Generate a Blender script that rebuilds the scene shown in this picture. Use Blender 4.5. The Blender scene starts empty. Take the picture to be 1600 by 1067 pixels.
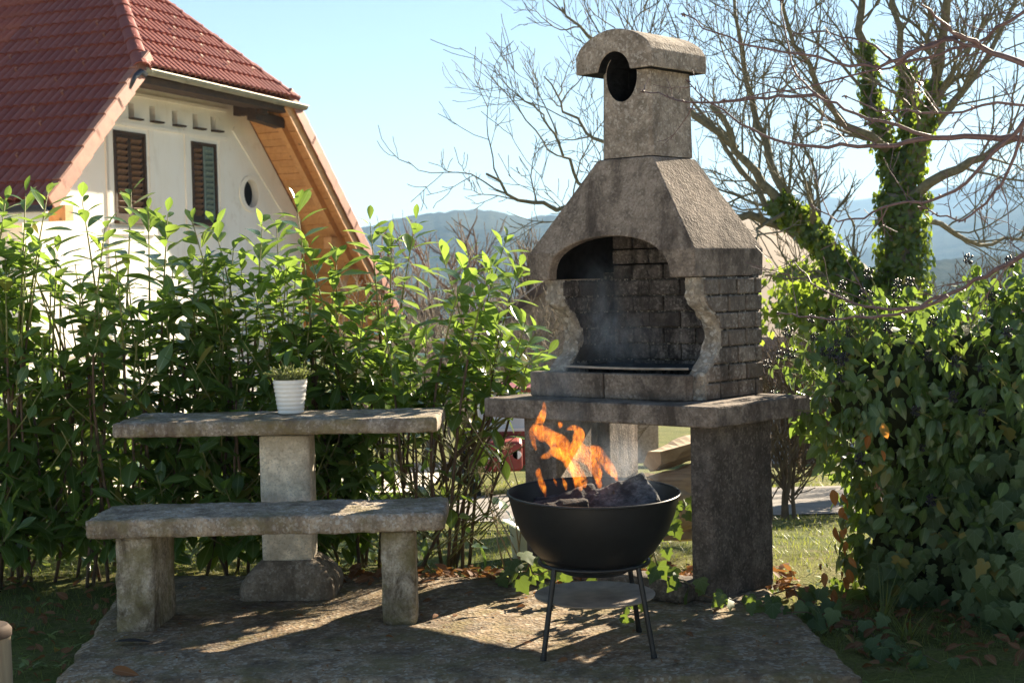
import bpy, bmesh, math, random
import numpy as np
from mathutils import Vector as V, Matrix as M, noise as mnoise

random.seed(7); np.random.seed(7)
R = math.radians
S = bpy.context.scene
COL = S.collection

# ------------------------------------------------------------------ camera, sky, sun, exposure
F = 2222.0                                    # focal length in pixels of the 1600 px wide frame (50 mm lens)
PITCH = math.atan(93.5 / F); ROLL = -0.022; EYE = 1.2
cam_d = bpy.data.cameras.new('camera'); cam = bpy.data.objects.new('camera', cam_d); COL.objects.link(cam)
CAMR = M.Rotation(math.pi / 2 - PITCH, 3, 'X') @ M.Rotation(ROLL, 3, 'Z')
cam.matrix_world = M.Translation((0, 0, EYE)) @ CAMR.to_4x4()
cam_d.sensor_width = 36; cam_d.lens = 36 * F / 1600
cam_d.clip_start = .05; cam_d.clip_end = 30000
cam_d.dof.use_dof = True; cam_d.dof.focus_distance = 5.2; cam_d.dof.aperture_fstop = 8.0
S.camera = cam

SUN_AZ, SUN_EL = R(39), R(24.5)                 # to the right of straight ahead, above the horizon
sun_dir = V((math.sin(SUN_AZ) * math.cos(SUN_EL), math.cos(SUN_AZ) * math.cos(SUN_EL), math.sin(SUN_EL)))
w = bpy.data.worlds.new('World'); S.world = w; w.use_nodes = True
nt = w.node_tree; bg = nt.nodes['Background']
sky = nt.nodes.new('ShaderNodeTexSky'); sky.sky_type = 'NISHITA'; sky.sun_disc = False
sky.sun_elevation = SUN_EL; sky.sun_rotation = SUN_AZ; sky.altitude = 300
sky.air_density = 0.9; sky.dust_density = 0.05; sky.ozone_density = 2.2
nt.links.new(sky.outputs[0], bg.inputs[0]); bg.inputs[1].default_value = 0.034
sl = bpy.data.lights.new('sun', 'SUN'); so = bpy.data.objects.new('sun', sl); COL.objects.link(so)
sl.energy = 4.5; sl.angle = R(.55); sl.color = (1, .91, .76)
so.rotation_euler = (-sun_dir).to_track_quat('-Z', 'Y').to_euler(); so.location = (0, 0, 20)
vs = S.view_settings; vs.view_transform = 'Standard'; vs.look = 'None'; vs.gamma = 1; vs.use_white_balance = True; vs.white_balance_temperature = 7200; vs.exposure = 2.3
S.render.engine = 'CYCLES'
S.cycles.use_denoising = True
S.cycles.max_bounces = 8; S.cycles.transparent_max_bounces = 16; S.cycles.volume_bounces = 1
S.cycles.sample_clamp_indirect = 8

def ray(px, py):
    return CAMR @ V(((px - 800) / F, -(py - 533.5) / F, -1))
def atY(px, py, y):
    d = ray(px, py); return V((0, 0, EYE)) + d * (y / d.y)
def atZ(px, py, z=0.0):
    d = ray(px, py); return V((0, 0, EYE)) + d * ((z - EYE) / d.z)
def lerp(a, b, t): return a + (b - a) * t
def interp(x, pts):
    for (x0, y0), (x1, y1) in zip(pts, pts[1:]):
        if x <= x1: return lerp(y0, y1, max(0, min(1, (x - x0) / (x1 - x0))))
    return pts[-1][1]

# ------------------------------------------------------------------ mesh helpers
class MB:
    def __init__(s): s.v = []; s.f = []; s.uv = None
    def add(s, vs_, fs):
        n = len(s.v); s.v += [V(p) for p in vs_]; s.f += [[i + n for i in f] for f in fs]; return s
    def box(s, c, size, m=None):
        x, y, z = (k / 2 for k in size); c = V(c)
        p = [V((a, b, d)) for d in (-z, z) for b in (-y, y) for a in (-x, x)]
        if m is not None: p = [m @ q for q in p]
        return s.add([c + q for q in p], [(0, 2, 3, 1), (4, 5, 7, 6), (0, 1, 5, 4), (1, 3, 7, 5), (3, 2, 6, 7), (2, 0, 4, 6)])
    def loft(s, rings, cap=True, close=True):
        n = len(rings[0]); fs = []
        for k in range(len(rings) - 1):
            for i in range(n if close else n - 1):
                j = (i + 1) % n
                fs.append((k * n + i, k * n + j, (k + 1) * n + j, (k + 1) * n + i))
        if cap:
            fs.append(tuple(range(n - 1, -1, -1))); fs.append(tuple(range((len(rings) - 1) * n, len(rings) * n)))
        return s.add([p for r in rings for p in r], fs)
    def tube(s, pts, rad, n=6, cap=True, flat=1.0):
        pts = [V(p) for p in pts]
        if not isinstance(rad, (list, tuple)): rad = [rad] * len(pts)
        rings = []; prev = None
        for i, p in enumerate(pts):
            t = (pts[min(i + 1, len(pts) - 1)] - pts[max(i - 1, 0)])
            t = t.normalized() if t.length > 1e-9 else V((0, 0, 1))
            if prev is None:
                prev = t.orthogonal().normalized()
            prev = (prev - t * prev.dot(t)); prev = prev.normalized() if prev.length > 1e-6 else t.orthogonal().normalized()
            b = t.cross(prev)
            rings.append([p + (prev * math.cos(2 * math.pi * k / n) + b * flat * math.sin(2 * math.pi * k / n)) * rad[i] for k in range(n)])
        return s.loft(rings, cap)
    def lathe(s, prof, c=(0, 0, 0), n=48, m=None, closed=False):
        rings = []
        for r, z in prof:
            ring = [V((r * math.cos(2 * math.pi * k / n), r * math.sin(2 * math.pi * k / n), z)) for k in range(n)]
            if m is not None: ring = [m @ q for q in ring]
            rings.append([V(c) + q for q in ring])
        if closed: rings.append(rings[0])
        return s.loft(rings, not closed)
    def mesh(s, name, bevel=0, seg=2, smooth=False, recalc=True, autos=None):
        me = bpy.data.meshes.new(name); me.from_pydata([tuple(p) for p in s.v], [], s.f)
        if bevel or recalc:
            bm = bmesh.new(); bm.from_mesh(me)
            if recalc: bmesh.ops.recalc_face_normals(bm, faces=bm.faces)
            if bevel:
                es = [e for e in bm.edges if len(e.link_faces) == 2 and e.calc_face_angle(0) > .5]
                bmesh.ops.bevel(bm, geom=es, offset=bevel, segments=seg, affect='EDGES', profile=.5, clamp_overlap=True)
            bm.to_mesh(me); bm.free()
        if smooth:
            me.polygons.foreach_set('use_smooth', [True] * len(me.polygons))
            if autos:
                try: me.set_sharp_from_angle(angle=autos)
                except Exception: pass
        me.update(); return me

def part(name, mb, mat, parent, bevel=0, seg=2, smooth=False, autos=None, recalc=True):
    """one mesh object; its vertices are given in world coordinates"""
    me = mb if isinstance(mb, bpy.types.Mesh) else None
    if me is None:
        me = mb.mesh(name, bevel, seg, smooth, recalc, autos)
    me.materials.append(mat)
    o = bpy.data.objects.new(name, me); COL.objects.link(o)
    if parent:
        o.parent = parent
        # parts of an Empty are shifted back by its location; sub-parts sit in the frame of an unmoved part
        if parent.type == 'EMPTY': o.location = -parent.location
    return o
def inst(name, me, mw, parent=None):
    o = bpy.data.objects.new(name, me); COL.objects.link(o)
    if parent:
        o.parent = parent
        if parent.type == 'EMPTY': mw = M.Translation(-parent.location) @ mw
    o.matrix_local = mw
    return o
def tag(o, label=None, cat=None, group=None, kind=None):
    if label: o['label'] = label
    if cat: o['category'] = cat
    if group: o['group'] = group
    if kind: o['kind'] = kind
    return o
def thing(name, label, cat, loc, group=None):
    o = bpy.data.objects.new(name, None); COL.objects.link(o); o.location = loc; o.empty_display_size = .1
    return tag(o, label, cat, group)
def structure(name, mb, mat, **k):
    return tag(part(name, mb, mat, None, **k), kind='structure')

def boolean(o, cutters):
    for cb in cutters:
        me = cb.mesh('cut'); c = bpy.data.objects.new('cut', me); COL.objects.link(c)
        if o.parent is not None and o.parent.type == 'EMPTY': pass
        md = o.modifiers.new('b', 'BOOLEAN'); md.object = c; md.operation = 'DIFFERENCE'; md.solver = 'EXACT'
        bpy.context.view_layer.update()
        dg = bpy.context.evaluated_depsgraph_get()
        nm = bpy.data.meshes.new_from_object(o.evaluated_get(dg), depsgraph=dg)
        o.modifiers.clear(); o.data = nm
        bpy.data.objects.remove(c); bpy.data.meshes.remove(me)

def fbm(p, scale, seed=0, oct_=3):
    return mnoise.fractal(V(p) * scale + V((seed * 7.3, seed * 3.1, seed * 5.7)), 1.0, 2.0, oct_)
def rough_box(c, size, m, step=.03, amp=.006, rnd=.012, seed=0):
    """a weathered block: gridded faces, rounded edges, uneven surface"""
    bm = bmesh.new(); sx, sy, sz = size
    nx, ny, nz = (max(2, int(k / step)) for k in size)
    idx = {}
    def vert(i, j, k):
        key = (i, j, k)
        if key not in idx:
            p = V((lerp(-sx / 2, sx / 2, i / nx), lerp(-sy / 2, sy / 2, j / ny), lerp(-sz / 2, sz / 2, k / nz)))
            q = V((max(-sx / 2 + rnd, min(sx / 2 - rnd, p.x)), max(-sy / 2 + rnd, min(sy / 2 - rnd, p.y)), max(-sz / 2 + rnd, min(sz / 2 - rnd, p.z))))
            d = p - q
            n = d.normalized() if d.length > 1e-6 else V((0, 0, 0))
            p = q + n * rnd if d.length > 1e-6 else p
            p += n * (fbm(p, 6, seed) * amp * .22 + fbm(p, 30, seed + 3) * amp * .30 + min(0, fbm(p, 16, seed + 5)) * amp * .5 * (1 if sum(abs(c_) > 1e-5 for c_ in d) > 1 else .15))
            idx[key] = bm.verts.new(V(c) + m @ p)
        return idx[key]
    def quad(a, b, cc, d): bm.faces.new((a, b, cc, d))
    for i in range(nx):
        for j in range(ny):
            quad(vert(i, j, 0), vert(i, j + 1, 0), vert(i + 1, j + 1, 0), vert(i + 1, j, 0))
            quad(vert(i, j, nz), vert(i + 1, j, nz), vert(i + 1, j + 1, nz), vert(i, j + 1, nz))
    for i in range(nx):
        for k in range(nz):
            quad(vert(i, 0, k), vert(i + 1, 0, k), vert(i + 1, 0, k + 1), vert(i, 0, k + 1))
            quad(vert(i, ny, k), vert(i, ny, k + 1), vert(i + 1, ny, k + 1), vert(i + 1, ny, k))
    for j in range(ny):
        for k in range(nz):
            quad(vert(0, j, k), vert(0, j, k + 1), vert(0, j + 1, k + 1), vert(0, j + 1, k))
            quad(vert(nx, j, k), vert(nx, j + 1, k), vert(nx, j + 1, k + 1), vert(nx, j, k + 1))
    bmesh.ops.recalc_face_normals(bm, faces=bm.faces)
    me = bpy.data.meshes.new('block'); bm.to_mesh(me); bm.free()
    me.polygons.foreach_set('use_smooth', [True] * len(me.polygons))
    return me

def scatter_mesh(name, base, mats, variants=None):
    """one mesh that holds a copy of base (verts, faces, uv) for each 4x4 matrix"""
    bases = base if isinstance(base, list) else [base]
    VV, FF, UU, off = [], [], [], 0
    for bi, (bv, bf, buv) in enumerate(bases):
        mm = np.array([m for k, m in enumerate(mats) if k % len(bases) == bi])
        if len(mm) == 0: continue
        bv4 = np.c_[np.array(bv), np.ones(len(bv))]
        pv = np.einsum('kij,nj->kni', mm, bv4)[:, :, :3]
        bf = np.array(bf)
        ff = (bf[None] + (np.arange(len(mm)) * len(bv))[:, None, None] + off)
        VV.append(pv.reshape(-1, 3)); FF.append(ff.reshape(-1, bf.shape[1])); off += pv.shape[0] * pv.shape[1]
        if buv is not None: UU.append(np.tile(np.array(buv)[bf.ravel()], (len(mm), 1)))
    VV = np.concatenate(VV); FF = np.concatenate(FF)
    me = bpy.data.meshes.new(name)
    me.vertices.add(len(VV)); me.vertices.foreach_set('co', VV.ravel().astype(np.float32))
    n = FF.shape[1]
    me.loops.add(FF.size); me.loops.foreach_set('vertex_index', FF.ravel().astype(np.int32))
    me.polygons.add(len(FF)); me.polygons.foreach_set('loop_start', (np.arange(len(FF)) * n).astype(np.int32))
    if UU:
        uvl = me.uv_layers.new(name='UVMap'); uvl.data.foreach_set('uv', np.concatenate(UU).ravel().astype(np.float32))
    me.polygons.foreach_set('use_smooth', [True] * len(FF))
    me.update(calc_edges=True); return me
def base_mesh(name, base, mat):
    me = scatter_mesh(name, base, [np.eye(4)]); me.materials.append(mat); return me
def frame(p, y, z, s=1.0):
    """matrix whose local y points along y and local z close to z"""
    y = V(y).normalized(); x = y.cross(V(z))
    x = x.normalized() if x.length > 1e-5 else y.orthogonal().normalized()
    z = x.cross(y)
    sx, sy, sz = s if isinstance(s, (tuple, list)) else (s, s, s)
    return M(((x.x * sx, y.x * sy, z.x * sz, p[0]), (x.y * sx, y.y * sy, z.y * sz, p[1]), (x.z * sx, y.z * sy, z.z * sz, p[2]), (0, 0, 0, 1)))

# ------------------------------------------------------------------ materials
class NT:
    def __init__(s, name):
        s.m = bpy.data.materials.new(name); s.m.use_nodes = True; s.t = s.m.node_tree
        s.b = s.t.nodes['Principled BSDF']; s.out = s.t.nodes['Material Output']
    def n(s, typ, **k):
        o = s.t.nodes.new('ShaderNode' + typ)
        for a, b in k.items(): setattr(o, a, b)
        return o
    def l(s, a, b): s.t.links.new(a, b)
    def pos(s, sc=(1, 1, 1)):
        g = s.n('NewGeometry')
        if sc == (1, 1, 1): return g.outputs['Position']
        mp = s.n('Mapping'); mp.inputs['Scale'].default_value = sc; s.l(g.outputs['Position'], mp.inputs[0]); return mp.outputs[0]
    def noise(s, scale, detail=4, rough=.6, co=None, dist=0):
        o = s.n('TexNoise'); o.inputs['Scale'].default_value = scale; o.inputs['Detail'].default_value = detail
        o.inputs['Roughness'].default_value = rough; o.inputs['Distortion'].default_value = dist
        s.l(co if co is not None else s.pos(), o.inputs['Vector']); return o.outputs[0]
    def ramp(s, fac, stops):
        o = s.n('ValToRGB'); e = o.color_ramp.elements
        while len(e) < len(stops): e.new(.5)
        for el, (p, c) in zip(e, stops):
            el.position = p; el.color = (*c, 1) if not isinstance(c, (int, float)) else (c, c, c, 1)
        s.l(fac, o.inputs[0]); return o.outputs[0]
    def mix(s, fac, a, b, typ='MIX'):
        o = s.n('Mix', data_type='RGBA', blend_type=typ)
        for sock, val in ((o.inputs[0], fac), (o.inputs[6], a), (o.inputs[7], b)):
            if hasattr(val, 'default_value') or hasattr(val, 'links'): s.l(val, sock)
            elif isinstance(val, (int, float)): sock.default_value = val
            else: sock.default_value = (*val, 1)
        return o.outputs[2]
    def math(s, op, a, b=None):
        o = s.n('Math', operation=op)
        for sock, val in ((o.inputs[0], a), (o.inputs[1], b)):
            if val is None: continue
            if isinstance(val, (int, float)): sock.default_value = val
            else: s.l(val, sock)
        return o.outputs[0]
    def bump(s, h, strength=.4, dist=.01):
        o = s.n('Bump'); o.inputs['Strength'].default_value = strength; o.inputs['Distance'].default_value = dist
        s.l(h, o.inputs['Height']); s.l(o.outputs[0], s.b.inputs['Normal']); return o
    def rnd(s):
        g = s.n('NewGeometry'); o = s.n('ObjectInfo')
        return s.math('FRACT', s.math('ADD', g.outputs['Random Per Island'], o.outputs['Random']))
    def set(s, col=None, rough=None, **k):
        if col is not None:
            if isinstance(col, tuple): s.b.inputs['Base Color'].default_value = (*col, 1)
            else: s.l(col, s.b.inputs['Base Color'])
        if rough is not None:
            if isinstance(rough, (int, float)): s.b.inputs['Roughness'].default_value = rough
            else: s.l(rough, s.b.inputs['Roughness'])
        for a, b in k.items(): s.b.inputs[a.replace('_', ' ')].default_value = b
        return s

def concrete(name, c1, c2, speck=(.5, .45, .38), moss=None, dark=(.05, .04, .035), grain=160, stain=3.0, dark_amt=.55, bump=.6, rnd=0.0):
    t = NT(name); grain = grain * .72
    big = t.noise(stain, 6, .65); med = t.noise(18, 5, .6); fine = t.noise(grain, 3, .7)
    col = t.mix(t.ramp(big, [(.35, 0), (.68, 1)]), c1, c2)
    col = t.mix(t.ramp(med, [(.42, 0), (.62, .7)]), col, tuple(x * .5 for x in c1))
    vo = t.n('TexVoronoi'); vo.inputs['Scale'].default_value = grain * .9; t.l(t.pos(), vo.inputs['Vector'])
    sp = t.ramp(vo.outputs['Color'], [(.6, 0), (.78, 1)])
    col = t.mix(t.math('MULTIPLY', sp, .55), col, speck)
    col = t.mix(t.ramp(fine, [(.3, .75), (.5, 0)]), col, tuple(x * .4 for x in c1))
    st = t.noise(stain * 1.7, 7, .72, co=t.pos((1, 1, .55)), dist=.6)
    col = t.mix(t.ramp(st, [(.47, 0), (.63, dark_amt)]), col, dark)
    rs_ = t.noise(1, 5, .65, co=t.pos((stain * 4, stain * 4, stain * .5)), dist=.4)
    col = t.mix(t.ramp(rs_, [(.53, 0), (.68, dark_amt * .6)]), col, dark)
    if moss:
        mo = t.noise(5.5, 6, .7, dist=.3); col = t.mix(t.ramp(mo, [(.48, 0), (.62, .7)]), col, moss)
    if rnd:
        col = t.mix(t.ramp(t.rnd(), [(0, rnd), (.6, 0)]), col, tuple(x * .45 for x in c1))
    t.set(col, .95); t.b.inputs['Specular IOR Level'].default_value = .25
    h = t.math('ADD', t.math('MULTIPLY', fine, .5), t.math('ADD', t.math('MULTIPLY', med, .8), t.math('MULTIPLY', vo.outputs['Distance'], .6)))
    t.bump(h, bump, .006)
    return t.m
def plain(name, c, rough=.6, metal=0, var=.25, scale=12, bump=.15, spec=.5, grain=(1, 1, 1), rnd=0.0):
    t = NT(name); nz = t.noise(scale, 5, .6, co=t.pos(grain))
    col = t.mix(t.ramp(nz, [(.3, 0), (.7, 1)]), tuple(x * (1 - var) for x in c), tuple(min(1, x * (1 + var)) for x in c))
    if rnd: col = t.mix(t.math('MULTIPLY', t.rnd(), rnd), col, tuple(x * .35 for x in c))
    t.set(col, rough, Metallic=metal); t.b.inputs['Specular IOR Level'].default_value = spec
    if bump: t.bump(nz, bump, .01)
    return t.m
def wood(name, c, dark, axis, rough=.7, sc=14, knots=False, rnd=.35):
    t = NT(name); g = [sc, sc, sc]; g[axis] = sc * .06
    nz = t.noise(1, 6, .65, co=t.pos(tuple(g)), dist=1.2)
    col = t.mix(t.ramp(nz, [(.35, 0), (.65, 1)]), c, dark)
    col = t.mix(t.math('MULTIPLY', t.rnd(), rnd), col, tuple(x * .6 for x in c))
    if knots:
        vo = t.n('TexVoronoi'); vo.inputs['Scale'].default_value = 3.2; t.l(t.pos(), vo.inputs['Vector'])
        col = t.mix(t.ramp(vo.outputs['Distance'], [(.05, .9), (.1, 0)]), col, tuple(x * .3 for x in c))
    t.set(col, rough); t.bump(nz, .3, .01)
    return t.m
def leaf_mat(name, dark, light, trans, rough=.35, tfac=.4, vein='mid', vcol=(.3, .38, .16), spec=.5):
    t = NT(name); r = t.rnd()
    big = t.noise(1.6, 3, .6)
    col = t.mix(t.ramp(t.math('ADD', t.math('MULTIPLY', r, .75), t.math('MULTIPLY', big, .35)), [(.15, 0), (.95, 1)]), dark, light)
    col = t.mix(t.ramp(t.math('FRACT', t.math('MULTIPLY', r, 37.7)), [(.955, 0), (.965, .85)]), col, tuple(x * k for x, k in zip((.30, .22, .06), (1, 1, 1))))
    uv = t.n('UVMap'); sep = t.n('SeparateXYZ'); t.l(uv.outputs[0], sep.inputs[0])
    if vein == 'mid':
        a = t.math('ABSOLUTE', t.math('SUBTRACT', sep.outputs[0], .5))
        vm = t.ramp(a, [(.02, .75), (.05, 0)])
    elif vein == 'palm':
        x = t.math('SUBTRACT', sep.outputs[0], .5); y = t.math('SUBTRACT', sep.outputs[1], .12)
        ang = t.math('ARCTAN2', x, y)
        k = t.math('ABSOLUTE', t.math('SINE', t.math('MULTIPLY', ang, math.pi / .82)))
        rad = t.math('SQRT', t.math('ADD', t.math('MULTIPLY', x, x), t.math('MULTIPLY', y, y)))
        vm = t.ramp(t.math('MULTIPLY', k, rad), [(.018, .65), (.05, 0)])
    else: vm = None
    if vm is not None: col = t.mix(vm, col, vcol)
    t.set(col, rough); t.b.inputs['Specular IOR Level'].default_value = spec
    tr = t.n('BsdfTranslucent'); t.l(t.mix(t.math('MULTIPLY', r, .5), trans, tuple(x * .5 for x in trans)), tr.inputs[0])
    mx = t.n('MixShader'); mx.inputs[0].default_value = tfac
    t.l(t.b.outputs[0], mx.inputs[1]); t.l(tr.outputs[0], mx.inputs[2]); t.l(mx.outputs[0], t.out.inputs[0])
    return t.m

BBQ = concrete('barbecue_concrete', (.235, .185, .148), (.335, .275, .228), speck=(.36, .30, .25), dark=(.05, .038, .032), stain=2.6, dark_amt=.85)
FLUE = concrete('flue_concrete', (.30, .245, .20), (.40, .34, .28), speck=(.5, .45, .4), dark=(.07, .055, .045), stain=3.4, dark_amt=.6)
BRICKM = concrete('firebox_brick', (0.216, 0.172, 0.140), (0.304, 0.252, 0.208), speck=(.45, .41, .36), dark=(.04, .034, .03), stain=5, dark_amt=.7, rnd=.8)
SOOTM = concrete('sooty_brick', (.10, .085, .08), (.20, .17, .155), speck=(.3, .27, .25), dark=(.012, .011, .012), stain=7, dark_amt=.95, rnd=.9)
EDGEM = concrete('cut_edge_aggregate', (0.336, 0.288, 0.232), (0.416, 0.360, 0.296), speck=(.62, .58, .52), dark=(.12, .1, .09), stain=6, dark_amt=.4, grain=110, bump=1.0)
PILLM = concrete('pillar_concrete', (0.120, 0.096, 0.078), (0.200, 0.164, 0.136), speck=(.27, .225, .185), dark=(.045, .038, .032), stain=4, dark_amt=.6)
TABM = concrete('table_concrete', (.84, .73, .56), (.88, .79, .65), speck=(.6, .56, .48), dark=(.36, .29, .21), stain=3, dark_amt=.55, bump=.3)
BASEM = concrete('table_base_concrete', (0.285, 0.225, 0.165), (0.360, 0.300, 0.232), speck=(.45, .4, .33), dark=(.09, .07, .05), stain=4, dark_amt=.7, bump=.5)
TOPM = concrete('table_top_concrete', (0.320, 0.264, 0.208), (0.448, 0.392, 0.320), speck=(.58, .52, .46), moss=(.2, .155, .07), dark=(.12, .085, .06), stain=5, dark_amt=.8)
BENM = concrete('bench_concrete', (.40, .31, .225), (.54, .44, .335), speck=(.6, .57, .52), moss=(.2, .165, .08), dark=(.12, .09, .065), stain=5, dark_amt=.75, bump=.9)
LEGM = concrete('bench_leg_concrete', (0.442, 0.365, 0.264), (0.595, 0.527, 0.416), speck=(.6, .54, .45), moss=(.2, .17, .075), dark=(.07, .05, .03), stain=5, dark_amt=.9, bump=.7)
SLABM = concrete('slab_concrete', (.25, .165, .10), (.44, .33, .215), speck=(.5, .46, .38), moss=(.17, .135, .055), dark=(.06, .045, .032), stain=2.2, dark_amt=.72, grain=120, bump=1.0)
MORTAR = concrete('mortar', (.05, .045, .04), (.08, .07, .06), dark=(.02, .02, .02), dark_amt=.5)
SOOT = plain('soot_and_dark', (.012, .012, .013), .95, var=.5, scale=30, bump=.4, spec=.1)
BLACK = plain('black_enamel', (.012, .012, .0125), .42, var=.2, scale=40, bump=.02, spec=.4)
IRON = plain('dark_iron', (.03, .03, .032), .5, metal=.6, var=.3, scale=50)
PLATE = plain('ash_plate_steel', (.42, .35, .29), .55, metal=.35, var=.45, scale=9, bump=.1)
def plaster(name, c1, c2, stain):
    t = NT(name); a = t.noise(.9, 5, .6); b = t.noise(1, 5, .7, co=t.pos((5, 5, .8)), dist=.5); c = t.noise(3.2, 6, .7)
    col = t.mix(t.ramp(a, [(.35, 0), (.65, 1)]), c1, c2)
    col = t.mix(t.ramp(b, [(.55, 0), (.72, .35)]), col, stain); col = t.mix(t.ramp(c, [(.58, 0), (.66, .3)]), col, stain)
    t.set(col, .9); t.b.inputs['Specular IOR Level'].default_value = .2; t.bump(t.noise(14, 5, .6), .12, .01); return t.m
PLASTER = plaster('house_plaster', (.83, .79, .71), (.88, .85, .79), (.60, .52, .42))
TRIM = plaster('white_trim', (.82, .77, .68), (.86, .82, .75), (.62, .55, .46))
def tile_mat():
    t = NT('clay_tile'); nz = t.noise(9, 5, .65); big = t.noise(.9, 4, .6)
    col = t.mix(t.ramp(nz, [(.3, 0), (.75, 1)]), (.24, .062, .046), (.32, .098, .072))
    col = t.mix(t.ramp(t.rnd(), [(.2, 0), (1, .5)]), col, (.17, .04, .034))
    col = t.mix(t.ramp(big, [(.5, 0), (.75, .4)]), col, (.31, .105, .08))
    t.b.inputs['Specular IOR Level'].default_value = .3; t.set(col, .55); t.bump(nz, .12, .01); return t.m
TILE = tile_mat()
TILE2 = plain('verge_tile', (.40, .16, .10), .55, var=.25, scale=7, bump=.15, rnd=.35)
ZINC = plain('zinc', (.30, .29, .23), .62, metal=.5, var=.2, scale=6, bump=.05)
PIPE = plain('dark_gutter', (.05, .055, .07), .35, metal=.3)
CLIP = plain('pale_metal', (.62, .5, .4), .5, metal=.2)
PINE = wood('pine_boards', (.68, .35, .14), (.55, .25, .085), 1, .6, 9, knots=True)
OLDW = wood('old_dark_timber', (.075, .042, .024), (.028, .017, .011), 1, .85, 10)
BROWNW = wood('brown_shutter', (.20, .105, .055), (.10, .05, .028), 2, .75, 16)
GREENW = wood('faded_green_shutter', (.20, .27, .23), (.12, .16, .14), 2, .75, 16)
BARK = plain('grey_bark', (.17, .15, .11), .9, var=.4, scale=25, bump=.5, spec=.2)
BARK2 = plain('branch_bark', (.17, .155, .105), .9, var=.35, scale=30, bump=.3, spec=.2)
PLUM = plain('purple_bark', (.10, .06, .06), .6, var=.35, scale=60, bump=.3)
STEM = plain('shrub_stem', (.12, .075, .045), .8, var=.3, scale=50)
YSTEM = plain('green_shoot', (.2, .2, .06), .6, var=.2, scale=50)
LAUREL = leaf_mat('laurel_leaf', (.045, .095, .028), (.105, .18, .05), (.36, .54, .085), .21, .43, spec=.6)
IVYM = leaf_mat('ivy_leaf', (.045, .078, .034), (.11, .155, .065), (.26, .38, .05), .5, .26, 'palm', (.18, .23, .13), .2)
IVYA = leaf_mat('mature_ivy_leaf', (.045, .085, .025), (.10, .16, .048), (.32, .48, .07), .33, .33, 'mid', (.2, .26, .1))
TREEIVY = leaf_mat('tree_ivy_leaf', (.035, .07, .02), (.085, .14, .035), (.40, .55, .06), .25, .42, None)
DEADM = leaf_mat('dead_leaf', (.13, .058, .027), (.26, .125, .06), (.42, .19, .06), .7, .25, 'mid', (.3, .2, .12), .2)
RUSTM = leaf_mat('rusty_leaf', (.30, .10, .028), (.42, .17, .045), (.62, .25, .05), .6, .4, 'mid', (.4, .2, .1), .2)
GRASSM = leaf_mat('grass_blade', (.06, .095, .022), (.17, .19, .05), (.40, .44, .08), .5, .4, None)
DRYM = plain('dry_straw', (.44, .34, .19), .8, var=.3, scale=30, bump=0)
WHITEP = plain('white_ceramic', (.8, .78, .74), .25, var=.04, scale=5, bump=0)
HEATHER = leaf_mat('heather_sprig', (.10, .13, .045), (.24, .27, .11), (.35, .4, .12), .6, .3, None)

# ------------------------------------------------------------------ ground, lane, slab, hills
def gz(x, y):
    if y < 6.4: z = -.075
    elif y < 34: z = -.075 - .105 * (y - 6.4) + .03 * max(0, 1 - (y - 6.4) / 2.5) * 0
    elif y < 200: z = -2.97 - .05 * (y - 34)
    elif y < 900: z = -11.3 - .022 * (y - 200)
    else: z = -26.7
    return z
def ground_z(x, y):
    if 8.9 + .02 * x < y < 13.7 + .1 * x: return gz(x, y)
    n = fbm((x, y, 0), .5, 2, 3) * .05 * min(1, max(0, (abs(y) - 3) / 4)) + fbm((x, y, 0), 2.5, 4, 2) * .014
    return gz(x, y) + n
def lawn():
    ys = sorted(set([-30, -15, -8, -4, -2] + list(np.arange(0, 9, .18)) + list(np.arange(9, 16, .2)) + list(np.arange(16, 40, 1.5)) + list(np.geomspace(40, 9000, 40))))
    xs_n = np.r_[-np.geomspace(9000, 4, 46), np.arange(-3.8, 4, .2), np.geomspace(4, 9000, 46)]
    m = MB(); nx = len(xs_n)
    vs_ = [(x, y, ground_z(x, y)) for y in ys for x in xs_n]
    fs = [(j * nx + i, j * nx + i + 1, (j + 1) * nx + i + 1, (j + 1) * nx + i) for j in range(len(ys) - 1) for i in range(nx - 1)]
    m.add(vs_, fs)
    t = NT('lawn'); a = t.noise(.9, 5, .65); b = t.noise(7, 5, .7); c = t.noise(60, 4, .7)
    col = t.mix(t.ramp(a, [(.38, 0), (.62, 1)]), (.10, .13, .03), (.21, .205, .065))
    col = t.mix(t.ramp(b, [(.5, 0), (.7, .75)]), col, (.24, .19, .11))
    col = t.mix(t.ramp(c, [(.35, .6), (.6, 0)]), col, (.05, .055, .018))
    t.set(col, .95); t.b.inputs['Specular IOR Level'].default_value = .1; t.bump(c, .8, .03)
    structure('ground', m, t.m, smooth=True, recalc=False)
lawn()

def strip(name, y0, y1, x0, x1, mat, dz):
    m = MB(); xs = np.linspace(x0, x1, 60); rows = np.linspace(0, 1, 12); n = len(xs)
    vs_ = [(x, y0(x) + (y1(x) - y0(x)) * r, gz(x, y0(x) + (y1(x) - y0(x)) * r) + .008) for r in rows for x in xs]
    fs = [(j * n + i, j * n + i + 1, (j + 1) * n + i + 1, (j + 1) * n + i) for j in range(len(rows) - 1) for i in range(n - 1)]
    return structure(name, m.add(vs_, fs), mat, smooth=True, recalc=False)
def bounce_ground(name, x0, x1, y0, y1, mat):
    xs = np.linspace(x0, x1, 40); ys = np.linspace(y0, y1, 40); n = 40
    m = MB().add([(x, y, ground_z(x, y) + .03) for y in ys for x in xs], [(j * n + i, j * n + i + 1, (j + 1) * n + i + 1, (j + 1) * n + i) for j in range(39) for i in range(39)])
    structure(name, m, mat, smooth=True, recalc=False)
BOUNCE_GRAV = plain('bounce_gravel', (.70, .63, .52), .95, var=.2, scale=40, bump=.6, spec=.2)
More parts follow.
